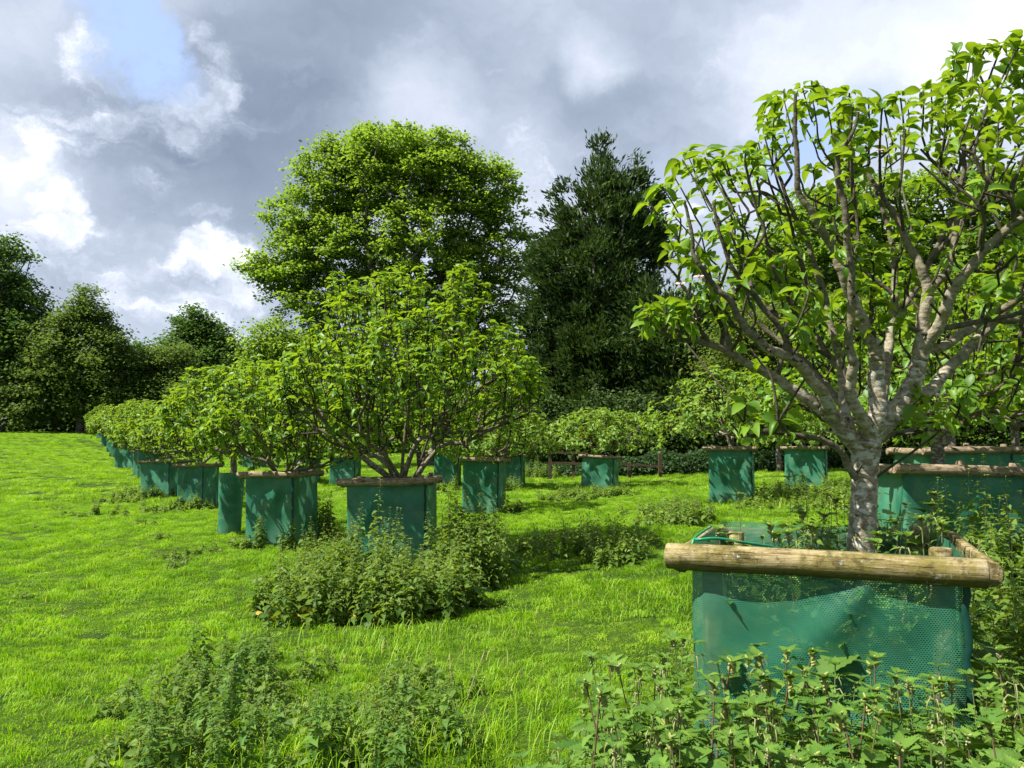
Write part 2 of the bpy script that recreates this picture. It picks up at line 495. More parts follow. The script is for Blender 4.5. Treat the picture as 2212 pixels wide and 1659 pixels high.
def net_mat(name, holes):
    m, t = new_mat(name)
    uvn = t.n('ShaderNodeUVMap', uv_map='UVMap').outputs[0]
    pos = t.n('ShaderNodeTexCoord').outputs['Object']
    big = t.noise(pos, 2.2, 4, .6); drt = t.noise(pos, 6.0, 5, .65)
    c = t.mix(t.mapr(big, .3, .7), (.014, .130, .076), (.038, .235, .138))
    # sun-bleached and algae stains
    c = t.mix(t.math('MULTIPLY', t.mapr(drt, .48, .70), .55), c, (.15, .26, .11))
    c = t.mix(t.math('MULTIPLY', t.mapr(t.noise(pos, 1.6, 3), .40, .68), .65), c, (.13, .36, .23))
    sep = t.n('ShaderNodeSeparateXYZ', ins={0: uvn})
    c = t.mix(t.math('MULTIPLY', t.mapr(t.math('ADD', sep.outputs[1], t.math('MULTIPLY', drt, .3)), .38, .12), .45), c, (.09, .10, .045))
    wv = t.n('ShaderNodeTexWave', wave_type='BANDS', bands_direction='DIAGONAL', ins={'Vector': uvn, 'Scale': 9.0, 'Distortion': 5.0, 'Detail': 3.0})
    c = t.mix(t.math('MULTIPLY', t.mapr(wv.outputs[1], .4, .9), .08), c, (.14, .36, .25))
    PX, PY = 0.0102, 0.0072
    ux = t.math('DIVIDE', sep.outputs[0], PX); uy = t.math('DIVIDE', sep.outputs[1], PY)
    row = t.math('FLOOR', uy)
    odd = t.math('MULTIPLY', t.math('MODULO', t.math('ABSOLUTE', row), 2.0), .5)
    fx = t.math('SUBTRACT', t.math('FRACT', t.math('ADD', ux, odd)), .5)
    fy = t.math('SUBTRACT', t.math('FRACT', uy), .5)
    d = t.math('SQRT', t.math('ADD', t.math('MULTIPLY', t.math('MULTIPLY', fx, fx), 1.0), t.math('MULTIPLY', t.math('MULTIPLY', fy, fy), 1.25)))
    hole = t.mapr(d, .29, .36, 1.0, 0.0, smooth=False)
    bp = t.n('ShaderNodeBump', ins={'Strength': .5, 'Distance': .002, 'Height': d})
    if not holes:
        c = t.mix(t.math('MULTIPLY', hole, .25), c, (.006, .07, .05))
    pb = t.n('ShaderNodeBsdfPrincipled', ins={'Base Color': c, 'Roughness': .42, 'Specular IOR Level': .5, 'Normal': bp.outputs[0]})
    tr = t.n('ShaderNodeBsdfTranslucent', ins={'Color': t.mix(1.0, c, (1.6, 1.6, 1.4), 'MULTIPLY')})
    ms = t.n('ShaderNodeMixShader', ins={0: .16, 1: pb.outputs[0], 2: tr.outputs[0]})
    if holes:
        tp = t.n('ShaderNodeBsdfTransparent')
        ms = t.n('ShaderNodeMixShader', ins={0: hole, 1: ms.outputs[0], 2: tp.outputs[0]})
    t.n('ShaderNodeOutputMaterial', ins={'Surface': ms.outputs[0]})
    return m
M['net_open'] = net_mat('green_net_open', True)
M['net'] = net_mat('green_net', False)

def wood_mat(name, pale, dark, green=.5, lich=.4):
    m, t = new_mat(name)
    pos = t.n('ShaderNodeTexCoord').outputs['Object']
    g = t.n('ShaderNodeTexCoord').outputs['Generated']
    s = t.n('ShaderNodeMapping', ins={'Vector': pos, 'Scale': (2.0, 26, 26)}).outputs[0]
    grain = t.noise(s, 2.6, 7, .72)
    bl = t.noise(pos, 8, 6, .68)
    c = t.mix(t.mapr(grain, .34, .62), dark, pale)
    c = t.mix(t.math('MULTIPLY', t.mapr(bl, .40, .60), green), c, (.15, .13, .018))
    c = t.mix(t.math('MULTIPLY', t.mapr(t.noise(pos, 17, 6, .75), .50, .62), .75), c, tuple(x * .38 for x in dark))
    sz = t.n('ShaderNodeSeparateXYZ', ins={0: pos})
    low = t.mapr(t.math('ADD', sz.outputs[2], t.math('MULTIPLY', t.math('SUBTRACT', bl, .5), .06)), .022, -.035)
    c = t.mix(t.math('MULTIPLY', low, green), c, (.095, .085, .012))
    crack = t.noise(t.n('ShaderNodeMapping', ins={'Vector': pos, 'Scale': (3.0, 60, 60)}).outputs[0], 1.5, 4, .6)
    c = t.mix(t.math('MULTIPLY', t.mapr(crack, .62, .68), .7), c, tuple(x * .2 for x in dark))
    li = t.math('MULTIPLY', t.mapr(t.noise(pos, 15, 7, .8), .60, .66), lich)
    c = t.mix(li, c, (.40, .41, .37))
    bp = t.n('ShaderNodeBump', ins={'Strength': .9, 'Distance': .008, 'Height': t.math('SUBTRACT', t.math('ADD', grain, bl), t.mapr(crack, .60, .68))})
    pb = t.n('ShaderNodeBsdfPrincipled', ins={'Base Color': c, 'Roughness': .8, 'Specular IOR Level': .2, 'Normal': bp.outputs[0]})
    t.n('ShaderNodeOutputMaterial', ins={'Surface': pb.outputs[0]})
    return m
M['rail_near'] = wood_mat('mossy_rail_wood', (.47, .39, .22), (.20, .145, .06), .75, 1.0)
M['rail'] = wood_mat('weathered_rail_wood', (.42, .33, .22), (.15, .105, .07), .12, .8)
M['fence'] = wood_mat('dark_fence_wood', (.12, .085, .055), (.06, .042, .03), .1, .1)

def plain(name, c, rough=.6, spec=.3):
    m, t = new_mat(name)
    pos = t.n('ShaderNodeTexCoord').outputs['Object']
    cc = t.mix(t.mapr(t.noise(pos, 30, 4), .3, .7), tuple(x * .7 for x in c), c)
    pb = t.n('ShaderNodeBsdfPrincipled', ins={'Base Color': cc, 'Roughness': rough, 'Specular IOR Level': spec})
    t.n('ShaderNodeOutputMaterial', ins={'Surface': pb.outputs[0]})
    return m
M['stem'] = plain('nettle_stem', (.17, .19, .07))
M['stem_red'] = plain('nettle_stem_brown', (.16, .10, .06))
M['tassel'] = plain('nettle_tassel', (.30, .32, .13), .8)
M['bud'] = plain('nettle_bud', (.30, .34, .09), .8)
M['cord'] = plain('green_cord', (.01, .30, .13), .35, .5)
M['blossom'] = plain('apple_blossom', (.75, .50, .55), .6)
M['seam'] = plain('net_seam', (.006, .055, .04), .5)
M['yellow'] = plain('yellow_leaf', (.55, .42, .03), .5)
M['soil'] = plain('soil', (.035, .026, .018), .9)
M['straw'] = plain('dry_grass', (.45, .38, .22), .8)

# ------------------------------------------------------------------ ground
gp = []
for (x, yb, d) in [(838, 1238, 10), (590, 1186, 12.2), (500, 1148, 14.5), (430, 1096, 20.5), (360, 1074, 25), (315, 1030, 31), (290, 1013, 36), (270, 990, 46),
                   (258, 978, 53), (243, 965, 61), (231, 948, 66), (1045, 1108, 16.8), (968, 1050, 26), (1290, 1058, 25.5), (746, 1053, 27), (660, 1040, 28), (550, 1010, 45),
                   (1575, 1089, 15.8), (1737, 1052, 22), (2000, 1195, 7.8), (2190, 1095, 14), (1300, 1035, 30), (50, 934, 85), (150, 936, 85), (-100, 934, 85), (1240, 985, 52)]:
    p = P(x, yb, d); gp.append(p)
for (X, Y, Z) in [(0, 0, 0), (-3, 2, 0), (3, 2, 0.03), (1.4, 3.4, 0.02), (-4, 5, 0), (0, 6, 0), (4, 5, .1), (0, -8, 0), (-12, -5, 0), (12, -5, .2), (-12, 8, 0.1), (14, 40, .9), (30, 20, 1.2),
                  (60, 60, 3), (0, 110, 3.4), (60, 130, 4.5), (-60, 130, 4.4), (-70, 40, 2.6), (-30, 20, .7), (120, 60, 5), (-120, 60, 4), (0, 200, 6), (120, 200, 8), (-140, 200, 8), (30, -20, .5), (-30, -20, .2)]:
    gp.append(np.array([X, Y, Z], float))
gp = np.array(gp)
def _tps(d2): return 0.5 * d2 * np.log(d2 + 1e-6)
_n = len(gp)
_K = _tps(((gp[:, None, :2] - gp[None, :, :2]) ** 2).sum(-1)) + np.eye(_n) * 6.0
_A = np.zeros((_n + 3, _n + 3)); _A[:_n, :_n] = _K; _A[:_n, _n] = 1; _A[:_n, _n + 1:] = gp[:, :2]; _A[_n, :_n] = 1; _A[_n + 1:, :_n] = gp[:, :2].T
_c = np.linalg.solve(_A, np.concatenate([gp[:, 2], np.zeros(3)]))
def gz(X, Y):
    X = np.atleast_1d(np.asarray(X, float)); Y = np.atleast_1d(np.asarray(Y, float))
    out = np.zeros(X.shape)
    for i in range(_n):
        out += _c[i] * _tps((X - gp[i, 0]) ** 2 + (Y - gp[i, 1]) ** 2)
    out = out + _c[_n] + _c[_n + 1] * X + _c[_n + 2] * Y
    return out + 0.025 * np.sin(X * 1.3 + 0.7 * np.sin(Y * .9)) * np.cos(Y * 1.1) + .012 * np.sin(X * 3.1 + Y * 2.3)
def g1(X, Y): return float(gz(X, Y)[0])

def axis_pts(lo, hi, fine_lo, fine_hi, step, n_out):
    a = np.linspace(lo, fine_lo, n_out, endpoint=False); b = np.arange(fine_lo, fine_hi, step); c = np.linspace(fine_hi, hi, n_out)
    return np.unique(np.concatenate([a, b, c]))
xs = axis_pts(-160, 160, -14, 14, .35, 70); ys = axis_pts(-30, 240, -4, 26, .35, 80)
GX, GY = np.meshgrid(xs, ys, indexing='ij')
GZ = gz(GX, GY)
idx = np.arange(GX.size).reshape(GX.shape)
Fg = np.stack([idx[:-1, :-1], idx[1:, :-1], idx[1:, 1:], idx[:-1, 1:]], -1).reshape(-1, 4)
ground = put(mesh_np('ground', np.stack([GX, GY, GZ], -1).reshape(-1, 3), [Fg], [M['lawn']]))
tag(ground, 'bright green meadow ground rising gently to the trees', kind='structure')

# ------------------------------------------------------------------ grass
LIB = bpy.data.collections.new('grass_library')
rs = np.random.RandomState(5)
def grass_patch(name, size, n, h, wdt, seg=2, clump=0.8, dens=40):
    r_ = np.random.RandomState(len(name) * 13 + int(size * 100))
    p = (r_.rand(n, 2) - .5) * size
    k = max(4, int(size * size * dens))
    cc = (r_.rand(k, 2) - .5) * size
    dd = np.sqrt(((p[:, None] - cc[None]) ** 2).sum(-1))
    near_ = dd.argmin(1); d = dd.min(1)
    ch = .45 + 1.1 * r_.rand(k) ** 1.5; caz = r_.rand(k) * 2 * PI; cb = r_.rand(k)
    tall = clump * ch[near_] * np.exp(-(d / (.55 / math.sqrt(dens))) ** 2)
    hh = h * (0.30 + 0.35 * r_.rand(n) + 1.5 * tall)
    az = caz[near_] + r_.randn(n) * 1.0
    lean = .25 + .75 * r_.rand(n)
    dx, dy = np.cos(az), np.sin(az)
    f = r_.rand(n) * 2 * PI
    wx, wy = np.cos(f) * wdt / 2, np.sin(f) * wdt / 2
    b = np.stack([p[:, 0], p[:, 1], np.full(n, -.006)], -1)
    W = np.stack([wx, wy, np.zeros(n)], -1)
    mid = b + np.stack([dx * hh * lean * .3, dy * hh * lean * .3, hh * .6], -1)
    tip = b + np.stack([dx * hh * lean, dy * hh * lean, hh * (1 - .25 * lean)], -1)
    rv = np.clip(r_.rand(n) ** 1.2 * .75 + (cb[near_] - .5) * .35 + tall * .18, 0, 1)
    if seg == 2:
        V = np.stack([b - W, b + W, mid + W * .8, mid - W * .8, tip], 1).reshape(-1, 3)
        i = np.arange(n) * 5
        Fq = np.stack([i, i + 1, i + 2, i + 3], -1); Ft = np.stack([i + 3, i + 2, i + 4], -1)
        o = mesh_np(name, V, [Fq, Ft], [M['grass']], [0, 0], np.repeat(rv, 5), smooth=False)
    else:
        V = np.stack([b - W, b + W, tip], 1).reshape(-1, 3)
        i = np.arange(n) * 3
        o = mesh_np(name, V, [np.stack([i, i + 1, i + 2], -1)], [M['grass']], [0], np.repeat(rv, 3), smooth=False)
    return o
def scatter(name, patch, pts, label):
    """one stuff object: a point mesh that instances the grass patch"""
    n = len(pts)
    me = bpy.data.meshes.new(name)
    me.vertices.add(n)
    me.vertices.foreach_set('co', pts.astype(np.float32).ravel())
    e = .25
    sx = (gz(pts[:, 0] + e, pts[:, 1]) - gz(pts[:, 0] - e, pts[:, 1])) / (2 * e)
    sy = (gz(pts[:, 0], pts[:, 1] + e) - gz(pts[:, 0], pts[:, 1] - e)) / (2 * e)
    rot = np.stack([np.arctan(sy), -np.arctan(sx), np.zeros(n)], -1)
    # quarter turns about the patch's own axis keep the cells square
    q = rs.randint(0, 4, n)
    eul = []
    for i in range(n):
        mt = Euler(rot[i]).to_matrix() @ Matrix.Rotation(q[i] * PI / 2, 3, 'Z')
        eul.append(mt.to_euler())
    a = me.attributes.new('rot', 'FLOAT_VECTOR', 'POINT')
    a.data.foreach_set('vector', np.array([(x.x, x.y, x.z) for x in eul], dtype=np.float32).ravel())
    a = me.attributes.new('scl', 'FLOAT_VECTOR', 'POINT')
    zs = np.array([1.0 + 1.1 * mnoise.noise(Vector((x * .55, y * .55, 3.0))) + .5 * mnoise.noise(Vector((x * 1.7, y * 1.7, 8.0))) for x, y in pts[:, :2]]) * (.85 + .3 * rs.rand(n))
    zs = np.clip(zs, .62, 1.4)
    a.data.foreach_set('vector', np.stack([np.full(n, 1.04), np.full(n, 1.04), zs], -1).astype(np.float32).ravel())
    o = bpy.data.objects.new(name, me)
    put(o)
    tag(o, label, 'grass', kind='stuff')
    ng = bpy.data.node_groups.new(name + '_nodes', 'GeometryNodeTree')
    ng.interface.new_socket('Geometry', in_out='INPUT', socket_type='NodeSocketGeometry')
    ng.interface.new_socket('Geometry', in_out='OUTPUT', socket_type='NodeSocketGeometry')
    gi = ng.nodes.new('NodeGroupInput'); go = ng.nodes.new('NodeGroupOutput')
    ip = ng.nodes.new('GeometryNodeInstanceOnPoints')
    oi = ng.nodes.new('GeometryNodeObjectInfo'); oi.inputs['Object'].default_value = patch; oi.inputs['As Instance'].default_value = True
    ar = ng.nodes.new('GeometryNodeInputNamedAttribute'); ar.data_type = 'FLOAT_VECTOR'; ar.inputs['Name'].default_value = 'rot'
    asx = ng.nodes.new('GeometryNodeInputNamedAttribute'); asx.data_type = 'FLOAT_VECTOR'; asx.inputs['Name'].default_value = 'scl'
    L = ng.links.new
    L(gi.outputs[0], ip.inputs['Points']); L(oi.outputs['Geometry'], ip.inputs['Instance'])
    L(ar.outputs['Attribute'], ip.inputs['Rotation']); L(asx.outputs['Attribute'], ip.inputs['Scale'])
    L(ip.outputs[0], go.inputs[0])
    md = o.modifiers.new('scatter', 'NODES'); md.node_group = ng
    return o
def cells(step, ymin, ymax, margin=1.5, tanh=.72):
    X = np.arange(-int(ymax * tanh + margin) - step, ymax * tanh + margin + step, step)
    Y = np.arange(ymin, ymax, step)
    A, B = np.meshgrid(X, Y)
    a, b = A.ravel(), B.ravel()
    k = np.abs(a) < b * tanh + margin
    a, b = a[k], b[k]
    return np.stack([a, b, gz(a, b)], -1)
p_near = grass_patch('grass_patch_fine', .5, 1350, .040, .0045, 2, dens=60)
p_mid = grass_patch('grass_patch_middle', .8, 1800, .050, .0075, 2, dens=26)
p_far = grass_patch('grass_patch_coarse', 1.6, 2500, .075, .020, 1, dens=8)
g_near = scatter('grass', p_near, cells(.5, 1.0, 7.0), 'short bright green meadow grass in the foreground')
g_mid = scatter('grass', p_mid, cells(.8, 7.2, 22.0), 'short green grass between the netted tree planters')
g_far = scatter('grass', p_far, cells(1.6, 22.6, 92.0, 3), 'distant sunlit grass reaching to the tree line')

# ------------------------------------------------------------------ planters
def fabric(acc_name, w_, h, mat, parent, seed, top_extra=.03, near=False, crease=.22, nu=None, bot=0.0):
    """closed wall of netting round the four posts"""
    nu = nu or (40 if near else 16); nv = 44 if near else 16
    a = w_ / 2; rc = .035
    per = []
    for s, (cx, cy, ang0) in enumerate([(-a + rc, -a + rc, PI), (a - rc, -a + rc, 1.5 * PI), (a - rc, a - rc, 0), (-a + rc, a - rc, .5 * PI)]):
        for k in range(4):
            g = ang0 + k / 3 * PI / 2
            per.append((cx + rc * math.cos(g), cy + rc * math.sin(g), s, -1))
        nx = [(a - rc, -a), (a, a - rc), (-a + rc, a), (-a, -a + rc)][s]
        st_ = [(-a + rc, -a), (a, -a + rc), (a - rc, a), (-a, a - rc)][s]
        for k in range(1, nu):
            u = k / nu
            per.append((st_[0] + (nx[0] - st_[0]) * u, st_[1] + (nx[1] - st_[1]) * u, s, u))
    nrm4 = [(0, -1), (1, 0), (0, 1), (-1, 0)]
    V, UV = [], []
    dist = 0.0; prev = None
    sv = seed * 7.31
    n = len(per)
    for i in range(n + 1):
        x, y, s, u = per[i % n]
        if prev is not None: dist += math.hypot(x - prev[0], y - prev[1])
        prev = (x, y)
        for j in range(nv + 1):
            vv = j / nv
            z = bot + (h + top_extra - bot) * vv
            dd = 0.0; ox = oy = 0.0
            if u >= 0:
                e = math.sin(PI * u) ** .6
                nn = mnoise.noise(Vector((u * 2.2 + s * 5 + sv, vv * 2.4, sv)))
                n2 = mnoise.noise(Vector((u * 5 + s * 9 - sv, vv * 4.5, sv * .5)))
                dd = e * (.060 * nn + .015 * n2 - .015)
                # soft horizontal crease near the foot, a pinched fold from the rail
                dd -= e * .022 * math.exp(-((vv - crease) / .02) ** 2)
                if near and s == 0:
                    # sags below the rail, with a pinched fold running down to the left from right of centre
                    dd += e * .045 * math.sin(PI * min(1, max(0, (1 - vv) * 1.15))) ** 1.0 - .006 * math.exp(-((vv - .92) / .05) ** 2)
                    q = min(1, max(0, (.97 - vv) / .5))
                    fc = .72 - .55 * q ** 1.2
                    dd += .030 * (1 - q) ** .7 * math.exp(-((u - fc) / (.045 + .13 * q)) ** 2) * (1 if vv < .97 else .4)
                    dd -= .030 * math.exp(-((u - .83) / .15) ** 2) * math.exp(-((vv - .70) / .12) ** 2)
                    dd += .010
                elif not near:
                    fc = .55 + .2 * math.sin(sv + s) - (1 - vv) * .35
                    dd += .050 * math.exp(-((u - fc) / (.04 + .12 * (1 - vv))) ** 2) * math.exp(-((vv - .75) / .22) ** 2)
                    dd -= .03 * math.exp(-((u - fc - .15) / .09) ** 2) * math.exp(-((vv - .62) / .16) ** 2)
                dd *= .25 + .75 * min(1, (1.02 - vv) * 9)
            else:
                dd = .006 * mnoise.noise(Vector((s * 3 + sv, vv * 6, 0)))
            nx_, ny_ = nrm4[s]
            if u < 0:
                l = math.hypot(x, y); nx_, ny_ = x / l, y / l
            V.append((x + nx_ * dd, y + ny_ * dd, z))
            UV.append((dist, z))
    k = nv + 1
    Fq = [(i * k + j, (i + 1) * k + j, (i + 1) * k + j + 1, i * k + j + 1) for i in range(n) for j in range(nv)]
    o = mesh_np(acc_name, V, [np.array(Fq)], [mat], uv=UV)
    put(o); child(o, parent)
    return o

def log_mesh(name, length, rad, mat, parent, loc, rz, seed, half=False, sides=14, tilt=0.0):
    """a pole lying along local x with slightly uneven girth; half poles are flat on the inner side"""
    r_ = np.random.RandomState(seed)
    nseg = 14
    V = []; ang = np.arange(sides) / sides * 2 * PI
    for i in range(nseg + 1):
        u = i / nseg
        rr = rad * (1 + .07 * mnoise.noise(Vector((u * 3, seed * 1.7, 0))))
        by, bz = .012 * mnoise.noise(Vector((u * 1.5, seed * 2.3, 4))), .012 * mnoise.noise(Vector((u * 1.5, seed * 2.9, 9)))
        for g in ang:
            rv = rr * (1 + .05 * mnoise.noise(Vector((u * 6, math.cos(g) * 1.5 + seed, math.sin(g) * 1.5))))
            y = math.cos(g) * rv; z = math.sin(g) * rv
            if half: y = min(y, rad * .25)
            V.append(((u - .5) * length, y + by, z + bz + tilt * (u - .5)))
    Fq = [(i * sides + j, i * sides + (j + 1) % sides, (i + 1) * sides + (j + 1) % sides, (i + 1) * sides + j) for i in range(nseg) for j in range(sides)]
    n0 = len(V)
    # chamfered ends
    e0 = [(-.5 * length - .006, np.mean([V[j][1] for j in range(sides)]) + (V[j][1] - np.mean([V[q][1] for q in range(sides)])) * .88, V[j][2] * .88) for j in range(sides)]
    e1 = [(.5 * length + .006, np.mean([V[nseg * sides + q][1] for q in range(sides)]) + (V[nseg * sides + j][1] - np.mean([V[nseg * sides + q][1] for q in range(sides)])) * .88, V[nseg * sides + j][2] * .88 + tilt * .06) for j in range(sides)]
    V += e0 + e1
    for j in range(sides):
        j2 = (j + 1) % sides
        Fq.append((j2, j, n0 + j, n0 + j2))
        Fq.append((nseg * sides + j, nseg * sides + j2, n0 + sides + j2, n0 + sides + j))
    V += [tuple(np.mean(e0, 0)), tuple(np.mean(e1, 0))]
    c0, c1 = len(V) - 2, len(V) - 1
    T = [(n0 + (j + 1) % sides, n0 + j, c0) for j in range(sides)] + [(n0 + sides + j, n0 + sides + (j + 1) % sides, c1) for j in range(sides)]
    o = mesh_np(name, V, [np.array(Fq), np.array(T)], [mat], [0, 0])
    for p in list(o.data.polygons)[-2 * sides:]: p.use_smooth = False
    put(o); child(o, parent)
    o.location = loc; o.rotation_euler = (0, 0, rz)
    return o

def build_planter(loc, rz, w_, h, label, seed, near=False, rail=True, seam=True, tilt=0.0, scaleg=None, group='netted tree planters', roll=0.0, rail_r=.05):
    t_ = thing('tree_planter', label, 'planter', loc, rz, group)
    pr = random.Random(seed)
    if roll == 0.0 and not near: roll = R(pr.uniform(-1.8, 1.8))
    t_.rotation_euler = (0 if near else R(pr.uniform(-1.2, 1.2)), roll, rz)
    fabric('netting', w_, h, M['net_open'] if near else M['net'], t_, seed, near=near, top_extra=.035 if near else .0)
    rm = M['rail_near'] if near else M['rail']
    a = w_ / 2
    if rail:
        rr = rail_r
        zr = h - .02
        # front and back rails run past the corners, side rails sit between
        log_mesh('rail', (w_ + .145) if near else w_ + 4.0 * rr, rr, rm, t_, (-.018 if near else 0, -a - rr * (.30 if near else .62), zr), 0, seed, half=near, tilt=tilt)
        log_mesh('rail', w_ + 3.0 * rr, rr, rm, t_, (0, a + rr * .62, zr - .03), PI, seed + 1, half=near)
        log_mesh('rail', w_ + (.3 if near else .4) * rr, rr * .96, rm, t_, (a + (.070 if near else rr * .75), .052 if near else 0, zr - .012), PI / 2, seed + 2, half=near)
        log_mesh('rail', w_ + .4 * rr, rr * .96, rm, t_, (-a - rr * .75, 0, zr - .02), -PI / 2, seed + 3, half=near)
    for k, (sx, sy) in enumerate(((-1, -1), (1, -1), (1, 1), (-1, 1))):
        acc = Acc()
        zt = h + (.055 if (k in (1, 2)) else -.01)
        q = a - .075
        tube(acc, [(sx * q, sy * q, -.1), (sx * q, sy * q, zt * .5), (sx * q, sy * q, zt - .008), (sx * q, sy * q, zt)], [.045, .043, .042, .036], 9, r=.5)
        acc.obj('post', [rm], t_)
    if seam:
        acc = Acc(); n = 26
        x0 = a - .02
        zz = np.linspace(.02, h - .06, n)
        wv = .006 * np.sin(zz * 38 + seed) + .003 * np.sin(zz * 71)
        for side in (0,):
            L_ = np.stack([x0 + wv - .004, np.full(n, -a - .016), zz], -1); R_ = np.stack([x0 + wv + .022, np.full(n, -a - .002), zz], -1)
            B_ = L_ + np.array([0, .006, 0])
            V = np.concatenate([L_, R_, B_]); i = np.arange(n - 1)
            acc.add(V, np.concatenate([np.stack([i, i + n, i + n + 1, i + 1], -1), np.stack([i + 1, i + 2 * n + 1, i + 2 * n, i], -1)]))
        acc.obj('seam', [M['seam']], t_)
    return t_

def fit(xl, xc, xr, d):
    """yaw and width of a square planter from its left edge, near corner and right edge"""
    C = np.array([(xc - 1106) / F * d, d]); best = (1e9, 0, 1)
    for ps in np.arange(-20, 45, .5):
        a = R(ps)
        for w_ in np.arange(.75, 1.45, .02):
            Lp = C + w_ * np.array([-math.cos(a), math.sin(a)]); Rp = C + w_ * np.array([math.sin(a), math.cos(a)])
            e = (1106 + Lp[0] / Lp[1] * F - xl) ** 2 + (1106 + Rp[0] / Rp[1] * F - xr) ** 2
            if e < best[0]: best = (e, a, w_)
    a, w_ = best[1], best[2]
    ctr = C + w_ / 2 * np.array([-math.cos(a), math.sin(a)]) + w_ / 2 * np.array([math.sin(a), math.cos(a)])
    return ctr, -a, w_

PL = {}
def planter(key, label, d, ytop, px=None, ctr_px=None, yaw=15, w_=1.1, seed=1, **kw):
    if px: ctr, rz, w_ = fit(*px, d)
    else:
        ctr = np.array([(ctr_px - 1106) / F * d, d]); rz = -R(yaw)
    z = g1(ctr[0], ctr[1])
    front = d
    h = P(1106, ytop, front)[2] - z
    h = min(max(h, 1.0), 1.4)
    o = build_planter((ctr[0], ctr[1], z), rz, w_, h, label, seed, **kw)
    PL[key] = (ctr, rz, w_, h, z)
    return o

# the near planter
near_ctr = np.array([1.395, 3.50]); near_rz = -R(22.8)
zn = g1(*near_ctr)
near_p = build_planter((near_ctr[0], near_ctr[1], zn), near_rz, 1.0, 1.205 - zn, 'large open-mesh green tree planter with mossy half-round rails, nearest to the viewer at right', 3, near=True, seam=True, rail_r=.053)
PL['near'] = (near_ctr, near_rz, 1.0, 1.205 - zn, zn)

planter('P1', 'green netted planter with nettles round its foot, under the tallest centre apple tree', 9.9, 1037, px=(753, 925, 948), seed=5, roll=R(-1.0))
planter('P2', 'green netted planter with pale log rim, just right of the slim round tree guard', 12.2, 1022, px=(536, 641, 693), seed=8)
planter('P3', 'green netted planter with shaded right side, directly left of the slim round guard', 20.5, 1003, px=(387, 444, 478), seed=11)
planter('P4', 'green netted planter with bleached log rim, second left of the slim round guard', 25, 994, ctr_px=366, seed=14)
planter('P5', 'green netted planter half hidden behind the far round tree guard in the long row', 31.5, 984, ctr_px=337, yaw=20, seed=17)
planter('P7', 'wide green netted planter just beyond the far round tree guard in the long row', 36, 960, ctr_px=291, seed=20)
far_labels = ['pale green planter in the long row, fourth from its far end', 'pale green planter in the long row, third from its far end',
              'pale green planter in the long row, second from its far end', 'small pale green planter closing the far end of the long row']
far_src = None
for k, (x, d, yt) in enumerate([(271, 46, 950), (260, 53, 944), (245, 61, 936), (232, 66.5, 920)]):
    ctr = np.array([(x - 1106) / F * d, d]); z = g1(*ctr)
    if far_src is None:
        far_src = build_planter((ctr[0], ctr[1], z), -R(15), 1.1, 1.2, far_labels[0], 23, seam=False)
    else:
        c = copy_tree(far_src); c.location = (ctr[0], ctr[1], z); c.rotation_euler = (0, 0, -R(14 + k)); c['label'] = far_labels[k]
    PL['F%d' % k] = (ctr, -R(15), 1.1, 1.2, z)
planter('Q1', 'green netted planter behind the shaded nettle clump, dark branch shadow on its face', 16.6, 992, px=(998, 1076, 1093), seed=26)
planter('Q2', 'green netted planter partly hidden by the right edge of the tallest centre apple tree', 26, 972, px=(941, 983, 996), seed=29)
planter('Q3', 'dark shaded netted planter directly behind the one with the branch shadow', 25.5, 977, px=(1080, 1127, 1135), seed=32)
planter('Q4', 'green netted planter in front of the wooden fence, forked branch shadow on its face', 25.3, 985, px=(1253, 1322, 1334), seed=35, roll=R(3))
planter('B1', 'green netted planter seen between the two nearest trees of the long row', 27, 986, px=(713, 768, 782), seed=38)
planter('B2', 'green netted planter seen through the branches right of the second planter', 28, 974, px=(638, 682, 696), seed=41)
planter('B3', 'distant green netted planter seen behind the slim round tree guard', 45, 976, ctr_px=550, seed=44)
planter('Q5', 'tiny distant green planter in the bright field beyond the wooden fence', 55, 974, ctr_px=1166, seed=47, seam=False)
planter('R1', 'green netted planter streaked with diagonal leaf shadows, left of the near tree trunk', 15.8, 967, px=(1528, 1622, 1626), seed=50)
planter('R2', 'green netted planter with a yellowish stain, close to the left of the near tree trunk', 21.6, 966, px=(1691, 1780, 1784), seed=53)
planter('S1', 'dark green netted planter with round log rim behind the near tree trunk', 7.5, 1010, ctr_px=2010, yaw=3, w_=1.08, seed=56)
planter('S2', 'dark netted planter standing just behind the log-rimmed planter at right', 11.0, 988, ctr_px=2050, yaw=3, w_=1.1, seed=59)
planter('S3', 'brightly lit green netted planter cut by the right edge of the photo', 14.0, 976, ctr_px=2190, yaw=26, w_=1.1, seed=62)

# green cord along the near planter's net top
acc = Acc()
a = .5
cp = [(-a - .01, a - .35, 1.245), (-a - .005, -a + .25, 1.25), (-a + .02, -a + .02, 1.255), (-a + .10, -a + .03, 1.262), (-a + .2, -a + .12, 1.24), (-a + .34, -a + .30, 1.20)]
q, tt = catmull(cp, 5)
tube(acc, q - np.array([0, 0, zn]), np.full(len(q), .006), 6, r=.5)
cp = [(-a + .01, -a + .0, 1.215), (-a + .008, -a + .0, 1.235), (-a + .012, -a + .02, 1.255)]
tube(acc, np.array(cp) - np.array([0, 0, zn]), np.full(3, .006), 6, r=.5)
acc.obj('edge_cord', [M['cord']], near_p)

